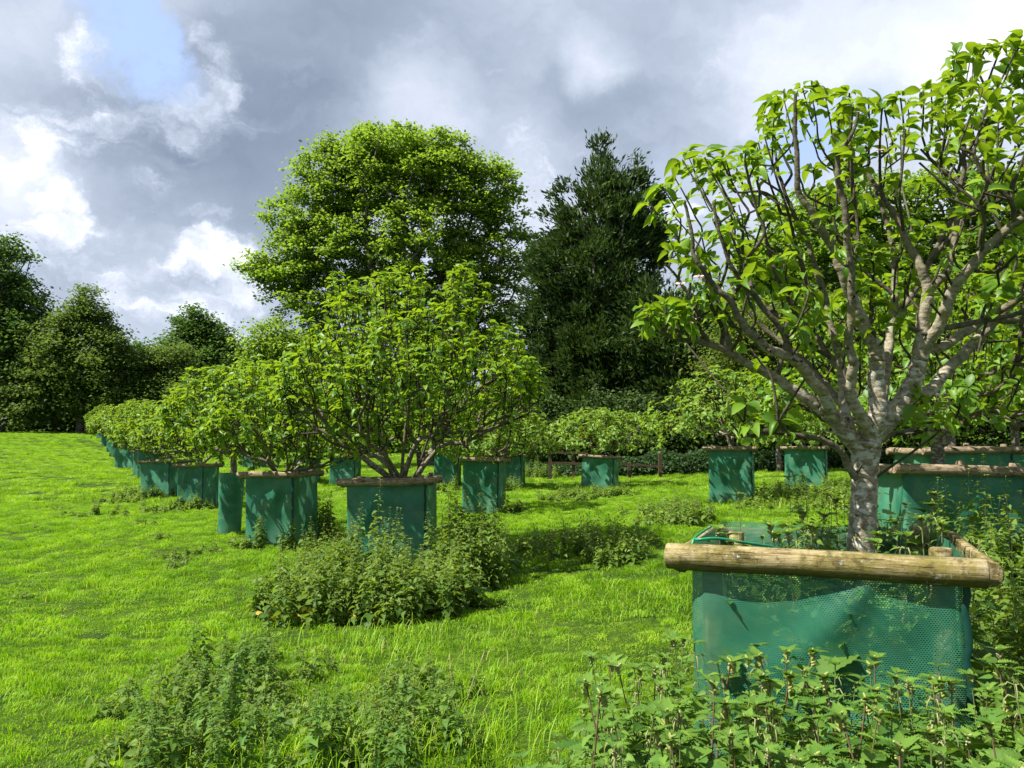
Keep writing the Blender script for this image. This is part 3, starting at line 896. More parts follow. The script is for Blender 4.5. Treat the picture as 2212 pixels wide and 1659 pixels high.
# round tree guards
TUBES = {}
def tree_guard(x, ytop, d, label, dia=.44, hgt=None, seed=0, lean=0.03):
    X = (x - 1106) / F * d; z = g1(X, d)
    h = hgt or P(x, ytop, d)[2] - z
    t_ = thing('tree_guard', label, 'tree guard', (X, d, z), 0, 'round tree guards')
    n, nv = 28, 18; V = []; UV = []
    for j in range(nv + 1):
        v_ = j / nv; rr = dia / 2 * (.90 + .14 * v_ + .015 * math.sin(v_ * 9 + seed))
        for i in range(n + 1):
            g = i / n * 2 * PI
            r2 = rr * (1 + .035 * mnoise.noise(Vector((math.cos(g) * 1.2, math.sin(g) * 1.2, v_ * 2 + seed))))
            V.append((r2 * math.cos(g) + lean * v_, r2 * math.sin(g) * .92, -.02 + (h + .02) * v_)); UV.append((g * dia / 2, h * v_))
    k = n + 1
    Fq = [(j * k + i, j * k + i + 1, (j + 1) * k + i + 1, (j + 1) * k + i) for j in range(nv) for i in range(n)]
    o = put(mesh_np('netting', V, [np.array(Fq)], [M['net']], uv=UV)); child(o, t_)
    acc = Acc(); tube(acc, [(.12, .1, -.1), (.125, .1, h * .6), (.13, .1, h - .1)], [.025, .024, .022], 7, r=.5); acc.obj('stake', [M['rail']], t_)
    TUBES[x] = (X, d, z, h)
    return t_
tree_guard(502, 1022, 14.2, 'slim round green tree guard of rolled netting, the nearest without a log rim', seed=1)
tree_guard(315, 973, 31, 'slim round green tree guard far along the row, between square planters', dia=.5, seed=4, lean=0)

# ------------------------------------------------------------------ apple trees
def rosettes(acc, pos, dirs, wt, leaf, tmpl, rs_, lo=3, hi=7, off=.010):
    """whorls of leaves at points on the shoots"""
    nl = np.maximum(1, (rs_.randint(lo, hi, len(pos)) * wt).round().astype(int))
    pp = np.repeat(pos, nl, 0); dd = np.repeat(dirs, nl, 0); ww = np.repeat(wt, nl)
    n = len(pp)
    rv = norm(rs_.randn(n, 3))
    ax = norm(rv - dd * (rv * dd).sum(1, keepdims=True) * .85)
    ax = norm(ax + dd * rs_.uniform(.05, .75, (n, 1)) + np.array([0, 0, -.05]))
    nr = norm(dd * .7 + np.array([0, 0, .6]) + rs_.randn(n, 3) * .42)
    sz = leaf * (.35 + .85 * rs_.rand(n))
    leaves(acc, tmpl, pp + ax * off, ax, nr, sz, rs_.rand(n))
    return n

def shoot(att, wt, tip, d, L, rs_, step=.085, bend=.06):
    """a shoot ending at tip, pointing along d; leaf weight fades towards its base"""
    n = max(2, int(L / step))
    side = norm(rs_.randn(3)) * bend * L
    for i in range(n):
        u = i / n
        att.append(tip - d * L * u + side * u * (1 - u) * 3)
        wt.append(max(0.0, 1 - u * 1.25) if u > 0 else 1.35)

def apple_tree(name, seed, Rtop, Rside, thmax, z_fork, n_shoot, label, group=None, bf=.5, up=1.6, leaf=.08, tmpl=LEAF_MID, stems=3, trunk_r=.05, mat='apple_leaf', bark='apple_bark_mid', upright=.75, rmin=.3, r0=.0050, Ls=.5, lo=3, hi=7, fill=.5):
    rs_ = np.random.RandomState(seed)
    fork = np.array([0, 0, z_fork])
    att, wt = [], []
    tm = R(thmax)
    k = 0
    while k < n_shoot:
        c = 1 - rs_.rand() * (1 - math.cos(tm)); th = math.acos(c); ph = rs_.rand() * 2 * PI
        d = np.array([math.sin(th) * math.cos(ph), math.sin(th) * math.sin(ph), math.cos(th)])
        rad = 1 / math.sqrt((math.cos(th) / Rtop) ** 2 + (math.sin(th) / Rside) ** 2)
        rad *= 1 + .16 * mnoise.noise(Vector(d * 2.2) + Vector((seed, 0, 0))) + .10 * mnoise.noise(Vector(d * 6) + Vector((0, seed, 0)))
        q = 1 - .06 * rs_.rand() if rs_.rand() > fill else rs_.uniform(rmin, .98) ** .8
        p = fork + d * rad * q
        up_ = norm(d * (1 - upright) + np.array([0, 0, upright]) + rs_.randn(3) * .10)
        if th > R(72): up_ = norm(d * .8 + np.array([0, 0, .35]) + rs_.randn(3) * .15)
        L = Ls * rs_.uniform(.5, 1.25) * (.55 + .45 * q)
        shoot(att, wt, p, up_, min(L, rad * q * .7), rs_)
        k += 1
    att = np.array(att); wt = np.array(wt)
    seeds_ = [np.array([0, 0, -.05]), np.array([.01, 0, z_fork * .5]), fork - np.array([0, 0, .12])]
    par = [-1, 0, 1]; pl = [0, .02, .04]
    for s in range(stems):
        g = s / stems * 2 * PI + rs_.rand(); rr = .10 * min(1.5, stems / 4)
        seeds_.append(fork + np.array([math.cos(g) * rr, math.sin(g) * rr, .10])); par.append(2); pl.append(.1)
    n0 = len(seeds_)
    # remember each attractor's weight through the growth order
    nodes, par, pl = grow(att, seeds_, par, pl, bf, up=up)
    key = {tuple(np.round(a_, 6)): w__ for a_, w__ in zip(att, wt)}
    W = np.array([0.0] * n0 + [key.get(tuple(np.round(q, 6)), .5) for q in nodes[n0:]])
    r = radii(nodes, par, r0, 2.45, [trunk_r * 1.05, trunk_r, trunk_r])
    t_ = thing(name, label, 'apple tree', group=group)
    acc = Acc()
    skeleton_mesh(acc, nodes, par, r, 3, .008, seed, sides=(9, 6, 5, 3), thr=(.04, .012, .006))
    acc.obj('trunk_and_branches', [M[bark]], t_)
    acc = Acc()
    sel = np.where((W > .02) & (np.arange(len(nodes)) >= n0) & (r < .014))[0]
    dv = norm(nodes[sel] - nodes[par[sel]])
    pos = nodes[sel] + rs_.randn(len(sel), 3) * .006
    keep = rs_.rand(len(sel)) < .55 + .6 * W[sel]
    n = rosettes(acc, pos[keep], dv[keep], np.clip(W[sel][keep] * 1.15, .55, 1.5), leaf, tmpl, rs_, lo, hi)
    acc.obj('foliage', [M[mat]], t_)
    print(name, seed, 'nodes', len(nodes), 'leaves', n)
    return t_
def place(o, X, Y, z, rz=0, scale=(1, 1, 1)):
    o.location = (float(X), float(Y), float(z)); o.rotation_euler = (0, 0, rz); o.scale = scale
GA = 'apple trees growing out of green planters'
c, rz, w_, h, z = PL['P1']
ap1 = apple_tree('apple_tree', 11, 2.95, 2.1, 54, 1.02, 560, 'tallest rounded apple tree in the centre, many upright dark branches and bright leaves', GA, leaf=.098, stems=7, trunk_r=.065, bf=.56, rmin=.34, Ls=.58, lo=4, hi=9, r0=.0054, up=1.3)
place(ap1, c[0] + .12, c[1], z, 0.3)
c, rz, w_, h, z = PL['P2']
ap2 = apple_tree('apple_tree', 23, 2.0, 1.6, 64, 1.05, 340, 'bushy apple tree just left of the tallest one, above the pale log rim', GA, leaf=.10, stems=5, trunk_r=.05, bf=.42, Ls=.45, rmin=.25, lo=4, hi=9, r0=.0055)
place(ap2, c[0], c[1], z, 0)
X, Y, z, h = TUBES[502]
ap3 = apple_tree('apple_tree', 37, 1.9, 1.5, 66, 1.35, 300, 'apple tree with two forking stems growing out of the slim round tree guard', GA, leaf=.10, stems=2, trunk_r=.045, bf=.42, Ls=.42, rmin=.3, lo=4, hi=9, r0=.0055)
place(ap3, X + .05, Y, z, 0)
c, rz, w_, h, z = PL['P3']
ap4 = apple_tree('apple_tree', 41, 2.05, 1.8, 66, 1.08, 360, 'round-topped apple tree in the planter directly left of the slim round guard', GA, leaf=.12, stems=5, mat='apple_leaf_far', bf=.42, Ls=.45, rmin=.25, lo=4, hi=8, r0=.0055)
place(ap4, c[0], c[1], z, 0)
lab = {'P4': 'apple tree in the planter with the bleached rim, second left of the slim round guard',
       'P5': 'apple tree half hidden in the long row behind the far round guard', 'P7': 'apple tree over the wide planter beyond the far round guard',
       'F0': 'low apple tree in the long row, fourth from its far end', 'F1': 'low apple tree in the long row, third from its far end',
       'F2': 'low apple tree in the long row, second from its far end', 'F3': 'last low apple tree at the far left end of the long row',
       'B1': 'apple tree crown seen between the two nearest trees of the long row', 'B2': 'apple tree seen through the branches right of the second planter',
       'B3': 'distant apple tree behind the slim round guard', 'Q2': 'apple tree partly hidden by the right edge of the tallest centre tree'}
rr_ = random.Random(4)
for k, (key, src, sx, sz_) in enumerate([('P4', ap2, 1.2, 1.05), ('P5', ap4, .9, .85), ('P7', ap4, 1.25, 1.0), ('F0', ap4, 1.15, .95), ('F1', ap2, 1.2, .9), ('F2', ap4, 1.25, .95), ('F3', ap2, 1.2, .95),
                            ('B1', ap4, 1.05, .9), ('B2', ap2, 1.15, .9), ('B3', ap4, 1.2, 1.0), ('Q2', ap2, 1.2, .95)]):
    c, rz, w_, h, z = PL[key]
    o = copy_tree(src); o['label'] = lab[key]
    place(o, c[0], c[1], z, rr_.random() * 6, (sx, sx, sz_))
X, Y, z, h = TUBES[315]
o = copy_tree(ap3); o['label'] = 'apple tree growing out of the far round guard in the long row'; place(o, X, Y, z, 2, (1.1, 1.1, .95))

# broad, flat-topped ones on the right
c, rz, w_, h, z = PL['Q4']
ap5 = apple_tree('apple_tree', 53, 1.5, 2.45, 84, 1.12, 430, 'low flat spreading apple tree in front of the wooden fence, pale bare lower limbs', GA, leaf=.12, stems=5, trunk_r=.06, mat='apple_leaf_far', bf=.35, rmin=.3, Ls=.32, upright=.5, lo=4, hi=8, up=.7)
place(ap5, c[0], c[1], z, 0)
c, rz, w_, h, z = PL['R1']
ap6 = apple_tree('apple_tree', 59, 1.5, 1.95, 82, 1.12, 420, 'wide pale-leaved apple tree over the planter streaked with diagonal shadows', GA, leaf=.105, stems=4, trunk_r=.055, mat='apple_leaf_far', bf=.35, rmin=.25, Ls=.32, upright=.55, lo=4, hi=8, up=.8)
place(ap6, c[0], c[1], z + .15, 0)
c, rz, w_, h, z = PL['Q1']
ap7 = apple_tree('apple_tree', 61, 1.8, 1.5, 78, 1.10, 380, 'bushy apple tree above the planter with the dark branch shadow, right of the tallest tree', GA, leaf=.10, stems=4, trunk_r=.055, mat='apple_leaf_far', bf=.4, rmin=.22, Ls=.38, lo=4, hi=9)
place(ap7, c[0], c[1], z, 0)
c, rz, w_, h, z = PL['S1']
ap8 = apple_tree('apple_tree', 67, 1.7, 1.85, 80, 1.26, 470, 'spreading apple tree behind the near trunk, growing over the dark log-rimmed planter', GA, leaf=.092, stems=4, trunk_r=.06, mat='apple_leaf', bf=.4, lo=4, hi=8, rmin=.22, Ls=.36, upright=.6)
place(ap8, c[0] + .05, c[1], z, 0)
for key, src, s, lb, dz in [('Q3', ap7, (1.1, 1.1, .9), 'apple tree in the dark shaded planter behind the one with the branch shadow', 0),
                        ('R2', ap5, (.9, .9, .95), 'wide apple tree over the yellow-stained planter left of the near trunk', 0),
                        ('S2', ap6, (1.1, 1.1, 1.1), 'apple tree in the dark planter behind the log-rimmed one at right', 0.1),
                        ('S3', ap8, (1.1, 1.1, 1.15), 'apple tree over the bright planter at the right edge of the photo', 0),
                        ('Q5', ap5, (1.1, 1.1, 1.1), 'tiny distant apple tree in the bright field beyond the wooden fence', 0)]:
    c, rz, w_, h, z = PL[key]
    o = copy_tree(src); o['label'] = lb; place(o, c[0], c[1], z + dz, rr_.random() * 6, s)

# the near apple tree: main limbs follow the photograph, twigs fill the crown
def near_tree():
    D = 3.62
    limbs = [
        ('t', None, [(1858, 1420, 0), (1860, 1185, 0), (1866, 1080, 0), (1868, 1010, 0), (1872, 955, 0)], [.066, .061, .058, .060, .068]),
        ('L1', 't', [(1872, 955, 0), (1915, 905, -.03), (1950, 868, -.05), (1978, 810, -.08), (1990, 755, -.10), (1996, 690, -.12), (2004, 630, -.14), (1990, 585, -.15), (1962, 530, -.12), (1935, 470, -.1), (1905, 420, -.05)], [.062, .056, .05, .044, .04, .034, .030, .024, .02, .016, .013]),
        ('L1b', 'L1', [(1990, 755, -.10), (2030, 700, -.2), (2060, 625, -.27), (2110, 560, -.35), (2165, 505, -.4), (2215, 465, -.45), (2280, 400, -.5), (2330, 320, -.5)], [.034, .030, .027, .024, .021, .019, .015, .012]),
        ('L1c', 'L1', [(1990, 755, -.10), (2045, 745, -.05), (2090, 715, .02), (2140, 690, .1), (2215, 690, .2), (2290, 660, .25), (2370, 600, .3)], [.03, .026, .024, .022, .019, .016, .012]),
        ('L1d', 'L1', [(1950, 868, -.05), (2010, 840, .05), (2060, 785, .15), (2110, 735, .22), (2160, 680, .3), (2215, 625, .38), (2260, 560, .42), (2290, 470, .45)], [.036, .033, .031, .028, .025, .022, .018, .014]),
        ('L1e', 'L1', [(2004, 630, -.14), (2045, 585, -.1), (2062, 520, -.05), (2068, 440, 0), (2080, 370, .03), (2085, 300, .04)], [.024, .021, .018, .015, .013, .010]),
        ('L2', 't', [(1872, 955, 0), (1890, 915, -.05), (1893, 870, -.06), (1893, 800, -.08), (1888, 750, -.10), (1872, 715, -.12), (1850, 660, -.16), (1822, 600, -.2), (1806, 550, -.22), (1775, 495, -.25), (1745, 445, -.27), (1724, 400, -.28), (1723, 335, -.3), (1717, 270, -.3), (1716, 205, -.3)], [.056, .05, .046, .042, .038, .034, .030, .026, .024, .020, .018, .015, .013, .010, .008]),
        ('L3', 't', [(1872, 950, 0), (1862, 905, -.1), (1840, 860, -.16), (1838, 820, -.2), (1842, 785, -.24), (1834, 745, -.27), (1836, 690, -.3), (1838, 610, -.34), (1830, 520, -.38), (1825, 450, -.4), (1812, 390, -.42), (1808, 335, -.42), (1838, 300, -.42), (1855, 245, -.42)], [.036, .032, .028, .026, .025, .022, .020, .018, .017, .016, .014, .012, .010, .007]),
        ('L4', 't', [(1868, 985, 0), (1840, 950, -.02), (1804, 909, -.04), (1776, 882, -.05), (1722, 845, -.06), (1668, 814, -.06), (1632, 794, -.08), (1578, 765, -.1), (1531, 740, -.12), (1470, 733, -.14), (1418, 712, -.16), (1392, 690, -.18)], [.052, .048, .042, .036, .030, .026, .023, .021, .018, .013, .009, .006]),
        ('L4b', 'L4', [(1531, 740, -.12), (1512, 705, -.13), (1497, 655, -.15), (1470, 610, -.16), (1440, 570, -.16)], [.013, .011, .009, .008, .006]),
        ('L5', 'L4', [(1804, 909, -.04), (1783, 866, -.12), (1761, 827, -.18), (1715, 780, -.26), (1655, 747, -.32), (1612, 708, -.36), (1575, 650, -.4), (1538, 610, -.42), (1505, 560, -.43), (1490, 500, -.44), (1478, 440, -.44)], [.036, .032, .029, .026, .023, .02, .016, .013, .011, .009, .007]),
        ('L5b', 'L5', [(1715, 780, -.26), (1690, 720, -.3), (1640, 650, -.33), (1590, 590, -.36), (1560, 520, -.38), (1545, 440, -.38)], [.018, .015, .013, .011, .009, .007]),
        ('L6', 'L4', [(1840, 950, -.02), (1824, 880, .04), (1817, 800, .08), (1800, 720, .12), (1775, 620, .16), (1745, 530, .2), (1710, 450, .22), (1680, 370, .22)], [.032, .028, .025, .022, .019, .015, .012, .009]),
        ('L6b', 'L6', [(1817, 800, .08), (1770, 740, .18), (1710, 660, .3), (1670, 570, .38), (1650, 480, .42), (1635, 390, .42)], [.02, .018, .015, .013, .010, .008]),
        ('L7', 't', [(1866, 1040, 0), (1842, 1020, -.04), (1822, 985, -.08), (1794, 960, -.1), (1740, 943, -.12), (1668, 935, -.12), (1607, 942, -.12)], [.024, .021, .018, .016, .013, .010, .006]),
        ('L8', 't', [(1872, 965, 0), (1920, 942, .1), (1977, 924, .2), (2000, 902, .24), (2018, 870, .27)], [.022, .018, .014, .012, .009]),
        ('L9', 't', [(1872, 955, 0), (1900, 890, .1), (1915, 800, .2), (1925, 700, .32), (1935, 600, .42), (1920, 500, .5), (1890, 400, .52)], [.036, .033, .029, .025, .02, .015, .011]),
        ('L10', 'L9', [(1925, 700, .32), (1980, 620, .45), (2030, 520, .55), (2075, 420, .6), (2105, 330, .6)], [.022, .019, .016, .012, .009]),
        ('L11', 'L6', [(1824, 880, .04), (1760, 800, .25), (1690, 740, .42), (1620, 680, .5), (1570, 600, .55)], [.02, .018, .015, .012, .009]),
    ]
    def dp(y): return max(0, (955 - y)) * .00028
    nodes, par, mr = [], [], []
    ends = {}
    def w3(x, y, o):
        p = P(x, y, D + o)
        return p
    where = {}
    for name, src, pts, rad in limbs:
        W = np.array([w3(*q) for q in pts]); 
        q, tt = catmull(W, 5)
        rq = np.interp(tt, np.arange(len(rad)), rad) * (1 if name == 't' else .86)
        if name != 't':
            jj = np.array([[mnoise.noise(Vector((k * .33, len(nodes) * .1, s * 7.7))) for s in range(3)] for k in range(len(q))])
            fade = np.minimum(1, np.arange(len(q)) / 6)[:, None]
            q = q + jj * .012 * fade
        if src is None:
            prev = -1
            start = 0
        else:
            pn = np.array(nodes); d = np.linalg.norm(pn - q[0], axis=1)
            prev = int(np.argmin(d)); start = 1
        for i in range(start, len(q)):
            nodes.append(q[i]); par.append(prev); mr.append(rq[i]); prev = len(nodes) - 1
    # attractors: upright shoots through a vase-shaped crown
    rs_ = np.random.RandomState(77)
    outline = [(1345, 672), (1378, 640), (1395, 560), (1375, 490), (1395, 410), (1450, 375), (1478, 325), (1560, 318), (1632, 300), (1652, 250), (1690, 178), (1745, 172),
               (1800, 205), (1870, 190), (1905, 215), (1955, 190), (2005, 165), (2040, 190), (2060, 110), (2120, 92), (2200, 82), (2290, 90), (2400, 160), (2460, 300), (2480, 480), (2440, 640), (2350, 740),
               (2200, 690), (2120, 620), (2060, 640), (1960, 660), (1900, 690), (1800, 740), (1700, 790), (1600, 745), (1500, 725), (1400, 715)]
    def inside(x, y):
        c = False; n = len(outline); j = n - 1
        for i in range(n):
            xi, yi = outline[i]; xj, yj = outline[j]
            if (yi > y) != (yj > y) and x < (xj - xi) * (y - yi) / (yj - yi) + xi: c = not c
            j = i
        return c
    att, wt = [], []
    def try_shoot(x, y, dmaxf, L0, L1, edge=False):
        rad = math.hypot((x - 1900) / 560, (y - 900) / 820)
        dmax = .95 * math.sqrt(max(.05, 1 - ((x - 1910) / 620) ** 2)) * min(1, .35 + rad * .75) * dmaxf
        tip = w3(x, y, rs_.uniform(-.62, 1.0) * dmax)
        out = np.array([(x - 1885) / 900, rs_.uniform(-.2, .2), 1.0])
        if x < 1560 and y > 450: out[2] = .75
        shoot(att, wt, tip, norm(out + rs_.randn(3) * .10), rs_.uniform(L0, L1), rs_, .07, .05)
    k = 0
    while k < 150:
        x = rs_.uniform(1345, 2480); y = rs_.uniform(80, 760)
        if not inside(x, y): continue
        if rs_.rand() < max(0, (y - 430) / 330) * .72: continue
        try_shoot(x, y, 1, .22, .50); k += 1
    # the outline of the crown: a shoot tip every so often along it
    for i in range(4, 27):
        (xa, ya), (xb, yb) = outline[i], outline[i + 1]
        for u in np.arange(0, 1, 38 / max(38, math.hypot(xb - xa, yb - ya))):
            try_shoot(xa + (xb - xa) * u + 6, ya + (yb - ya) * u + rs_.uniform(4, 34), .45, .25, .5)
    for (x0, y0, x1, y1, n) in [(1360, 655, 1500, 700, 11), (1590, 850, 1710, 930, 10), (1980, 850, 2050, 930, 4), (1790, 600, 1900, 700, 5), (1700, 600, 1800, 760, 6), (1560, 560, 1700, 700, 8), (1850, 690, 1960, 720, 4)]:
        for k in range(n):
            d_ = norm(np.array([rs_.uniform(-.8, .5), rs_.uniform(-.4, .2), rs_.uniform(.3, 1)]))
            shoot(att, wt, w3(rs_.uniform(x0, x1), rs_.uniform(y0, y1), rs_.uniform(-.25, .15)), d_, rs_.uniform(.08, .18), rs_, .05, .1)
    nodes0 = np.array(nodes); pl0 = np.zeros(len(nodes0))
    for i in range(1, len(nodes0)): pl0[i] = pl0[par[i]] + np.linalg.norm(nodes0[i] - nodes0[par[i]])
    mr = np.array(mr)
    N, Pa, pl = grow(np.array(att), list(nodes0), par, list(pl0 * .6), .30, up=2.4)
    r = radii(N, Pa, .0052, 2.5)
    k = len(mr)
    key = {tuple(np.round(a_, 6)): w__ for a_, w__ in zip(att, wt)}
    W = np.array([0.0] * k + [key.get(tuple(np.round(q, 6)), .5) for q in N[k:]])
    # shrink the pipe-model radii and keep the limb radii measured from the photo
    r[:k] = mr
    for i in range(k, len(N)):
        r[i] = min(r[i], r[Pa[i]] * .9, .016)
    org = np.array([N[0][0], N[0][1], zn])
    t_ = thing('apple_tree', 'nearest apple tree at right, thick lichened trunk forking low into upright limbs', 'apple tree', org, 0, GA)
    L = N - org
    L[0][2] = -.05
    acc = Acc()
    skeleton_mesh(acc, L, Pa, r, 3, .0025, 3, sides=(20, 12, 7, 5), thr=(.03, .012, .006))
    # burr knots and pruned stubs on the limbs
    for i in rs_.choice(np.arange(20, k), 46, replace=False):
        p = L[i]; d = norm(rs_.randn(3) + np.array([0, 0, .6])); Ls = r[i] + .015 + .04 * rs_.rand()
        q = np.array([p, p + d * Ls * .6, p + d * Ls]); tube(acc, q, [r[i] * .5, r[i] * .34, r[i] * .26], 7)
    acc.obj('trunk_and_branches', [M['apple_bark']], t_)
    acc = Acc()
    # leaves
    sel = np.where((W > .10))[0]
    dv = norm(N[sel] - N[Pa[sel]])
    keep = rs_.rand(len(sel)) < .40 + .7 * W[sel]
    n = rosettes(acc, L[sel][keep], dv[keep], np.clip(W[sel][keep], .4, 1.5), .073, LEAF_HI, rs_, 4, 9, .013)
    acc.obj('foliage', [M['apple_leaf']], t_)
    print('near tree leaves', n, 'nodes', len(N))
    # blossoms
    acc = Acc()
    for (x, y, o) in [(1505, 692, -.15), (1498, 700, -.13), (1900, 325, -.3), (1885, 400, -.2), (1510, 600, -.3), (1470, 615, -.25), (2208, 268, -.4), (1660, 930, -.1)]:
        p = w3(x, y, o) - org
        for g in range(5):
            a_ = g / 5 * 2 * PI; d = np.array([[math.cos(a_), math.sin(a_) * .7, .5]])
            leaves(acc, LEAF_MID, [p], d, np.array([[0, -.6, 1.0]]), .024, .5, wide=1.5)
    acc.obj('blossom', [M['blossom']], t_)
    return t_
near_t = near_tree()

# ------------------------------------------------------------------ background trees
def bg_tree(name, label, cat, ells, d, trunk_px, mat, leafsize, n_leaf, n_att, seed, group, bark='bark', trunk_r=.35, tmpl=LEAF_LO, flat=.35, clumpr=.75, thick=.8, needle=False, dz=0.0, bf=.35, wide=1.0, rough=.30):
    """ells: (x, y, rx, ry) on the photo grid; every ellipsoid gets real depth round distance d"""
    rs_ = np.random.RandomState(seed)
    px = d / F
    X0 = (trunk_px - 1106) * px; z0 = g1(X0, d)
    E = []
    for e in ells:
        x, y, rx, ry = e[:4]
        c = P(x, y, d + (e[4] if len(e) > 4 else 0)); E.append((c, np.array([rx * px, rx * px * thick, ry * px])))
    vol = np.array([e[1].prod() ** .75 for e in E]); vol /= vol.sum()
    att = []
    while len(att) < n_att:
        c, s = E[rs_.choice(len(E), p=vol)]
        v_ = norm(rs_.randn(3)) * (rs_.rand() ** .38)
        f = 1 + rough * mnoise.noise(Vector(v_ * 2.5) + Vector((seed, c[0], 0)))
        p = c + v_ * s * f
        if p[2] < z0 + .3: continue
        att.append(p)
    att = np.array(att)
    org = np.array([X0, d, z0])
    ztop = min(e[0][2] for e in E)
    cm = np.mean([e[0] for e in E], 0)
    top = np.array([X0 * .7 + cm[0] * .3, d, z0 + (max(e[0][2] for e in E) - z0) * .45])
    base = np.array([X0, d, z0 - .2])
    seeds_ = [base + (top - base) * u for u in np.linspace(0, 1, 6)]
    nodes, par, pl = grow(att, seeds_, [-1, 0, 1, 2, 3, 4], list(np.linspace(0, .3, 6)), bf, up=.4)
    r = radii(nodes, par, .022 * max(.6, leafsize * 6), 2.2)
    r = r * (trunk_r / r[0]) ** (1.0 if r[0] > trunk_r else .6)
    t_ = thing(name, label, cat, org, 0, group)
    acc = Acc()
    skeleton_mesh(acc, nodes - org, par, r, 2, .06, seed, sides=(9, 6, 4, 3), thr=(.15, .06, .03))
    acc.obj('trunk', [M[bark]], t_)
    # leaf sprays round the twig ends
    acc = Acc()
    k = rs_.randint(6, len(nodes), n_leaf)
    ctr = nodes[k]
    v_ = rs_.randn(n_leaf, 3) * clumpr * .55
    v_[:, 2] *= flat
    pos = ctr + v_ - org
    if needle:
        out = norm(np.stack([pos[:, 0], pos[:, 1], np.abs(pos[:, 2]) * .02 + 1.0], -1) * np.array([1, 1, 1.6]))
        ax = norm(out + rs_.randn(n_leaf, 3) * .45)
        nr = norm(rs_.randn(n_leaf, 3) + np.array([0, 0, .3]))
    else:
        az = rs_.rand(n_leaf) * 2 * PI
        ax = norm(np.stack([np.cos(az), np.sin(az), -.15 + rs_.randn(n_leaf) * .3], -1))
        nr = norm(np.array([0, 0, 1.0]) + rs_.randn(n_leaf, 3) * .45)
    leaves(acc, tmpl, pos, ax, nr, leafsize * (.6 + .8 * rs_.rand(n_leaf)), rs_.rand(n_leaf), wide=wide)
    acc.obj('crown', [M[mat]], t_)
    return t_
GT = 'trees round the meadow'
bg_tree('beech_tree', 'huge light green spreading tree with open crown, towering behind the centre', 'tree',
        [(870, 370, 170, 100), (760, 400, 110, 110), (1000, 410, 110, 95), (1080, 480, 70, 75), (650, 490, 90, 75), (565, 575, 62, 30), (620, 600, 70, 60), (720, 540, 120, 90), (900, 520, 180, 110),
         (1040, 590, 110, 110), (575, 620, 26, 40), (930, 660, 190, 100), (690, 660, 110, 70), (700, 310, 40, 30), (1130, 560, 40, 90), (700, 770, 120, 70), (870, 790, 150, 80), (1040, 770, 130, 100), (700, 410, 90, 100), (830, 335, 110, 65), (950, 345, 90, 60), (1065, 420, 70, 70), (640, 590, 90, 60)],
        44, 925, 'beech_leaf', .20, 130000, 2000, 5, GT, trunk_r=.65, flat=.42, clumpr=.60, bf=.28, wide=1.1, rough=.22)
bg_tree('beech_tree', 'light green shrubby tree peeping out left of the tallest apple tree', 'tree', [(585, 740, 60, 50), (640, 790, 70, 70), (560, 790, 40, 50)], 40, 600, 'beech_leaf', .2, 8000, 240, 8, GT, trunk_r=.15)
bg_tree('conifer_tree', 'dark tall conifer with ragged twin top right of the huge spreading tree', 'conifer',
        [(1300, 345, 22, 45), (1300, 400, 48, 60), (1372, 390, 28, 50), (1225, 470, 50, 55), (1310, 490, 100, 90), (1200, 570, 60, 80), (1390, 540, 60, 90), (1290, 620, 130, 110), (1180, 700, 80, 90), (1340, 760, 170, 100), (1240, 820, 140, 80), (1320, 880, 190, 60),
         (1415, 430, 16, 30), (1210, 415, 14, 22)],
        40, 1300, 'conifer', .30, 95000, 1400, 12, GT, trunk_r=.5, tmpl=LEAF_NEEDLE, flat=.8, clumpr=.45, needle=True, bf=.5, wide=1.15)
bg_tree('conifer_tree', 'low dark conifer mass right of the tall ragged conifer', 'conifer', [(1440, 760, 110, 90), (1500, 800, 80, 60), (1400, 690, 70, 80), (1480, 700, 60, 70), (1480, 870, 160, 60), (1600, 840, 80, 70)], 38, 1450, 'conifer', .30, 40000, 600, 15, GT, trunk_r=.3, tmpl=LEAF_NEEDLE, flat=.8, needle=True, bf=.5, wide=1.15)
bg_tree('broadleaf_tree', 'tall light green tree seen through the upper branches of the nearest apple tree', 'tree',
        [(1760, 480, 110, 80), (1900, 460, 130, 90), (2060, 440, 120, 90), (2190, 450, 130, 100), (1660, 560, 80, 70), (1800, 580, 160, 80), (2000, 580, 160, 90), (2200, 590, 140, 100), (2330, 480, 120, 110)],
        38, 1900, 'right_leaf', .24, 50000, 1000, 19, GT, trunk_r=.45, flat=.3, clumpr=.6)
bg_tree('olive_shrub', 'brownish olive bush behind the limbs left of the near trunk', 'bush', [(1640, 720, 90, 60), (1740, 700, 100, 70), (1600, 790, 80, 60), (1700, 800, 90, 60)], 30, 1680, 'olive_leaf', .14, 22000, 420, 22, GT, trunk_r=.12)
bg_tree('olive_shrub', 'dense olive green bush behind the forking limbs right of the near trunk', 'bush', [(1960, 700, 110, 70), (2090, 690, 110, 80), (2200, 720, 110, 90), (1870, 740, 80, 70), (2000, 790, 140, 60), (2150, 800, 120, 60)], 30, 2040, 'olive_leaf', .14, 30000, 520, 25, GT, trunk_r=.12)
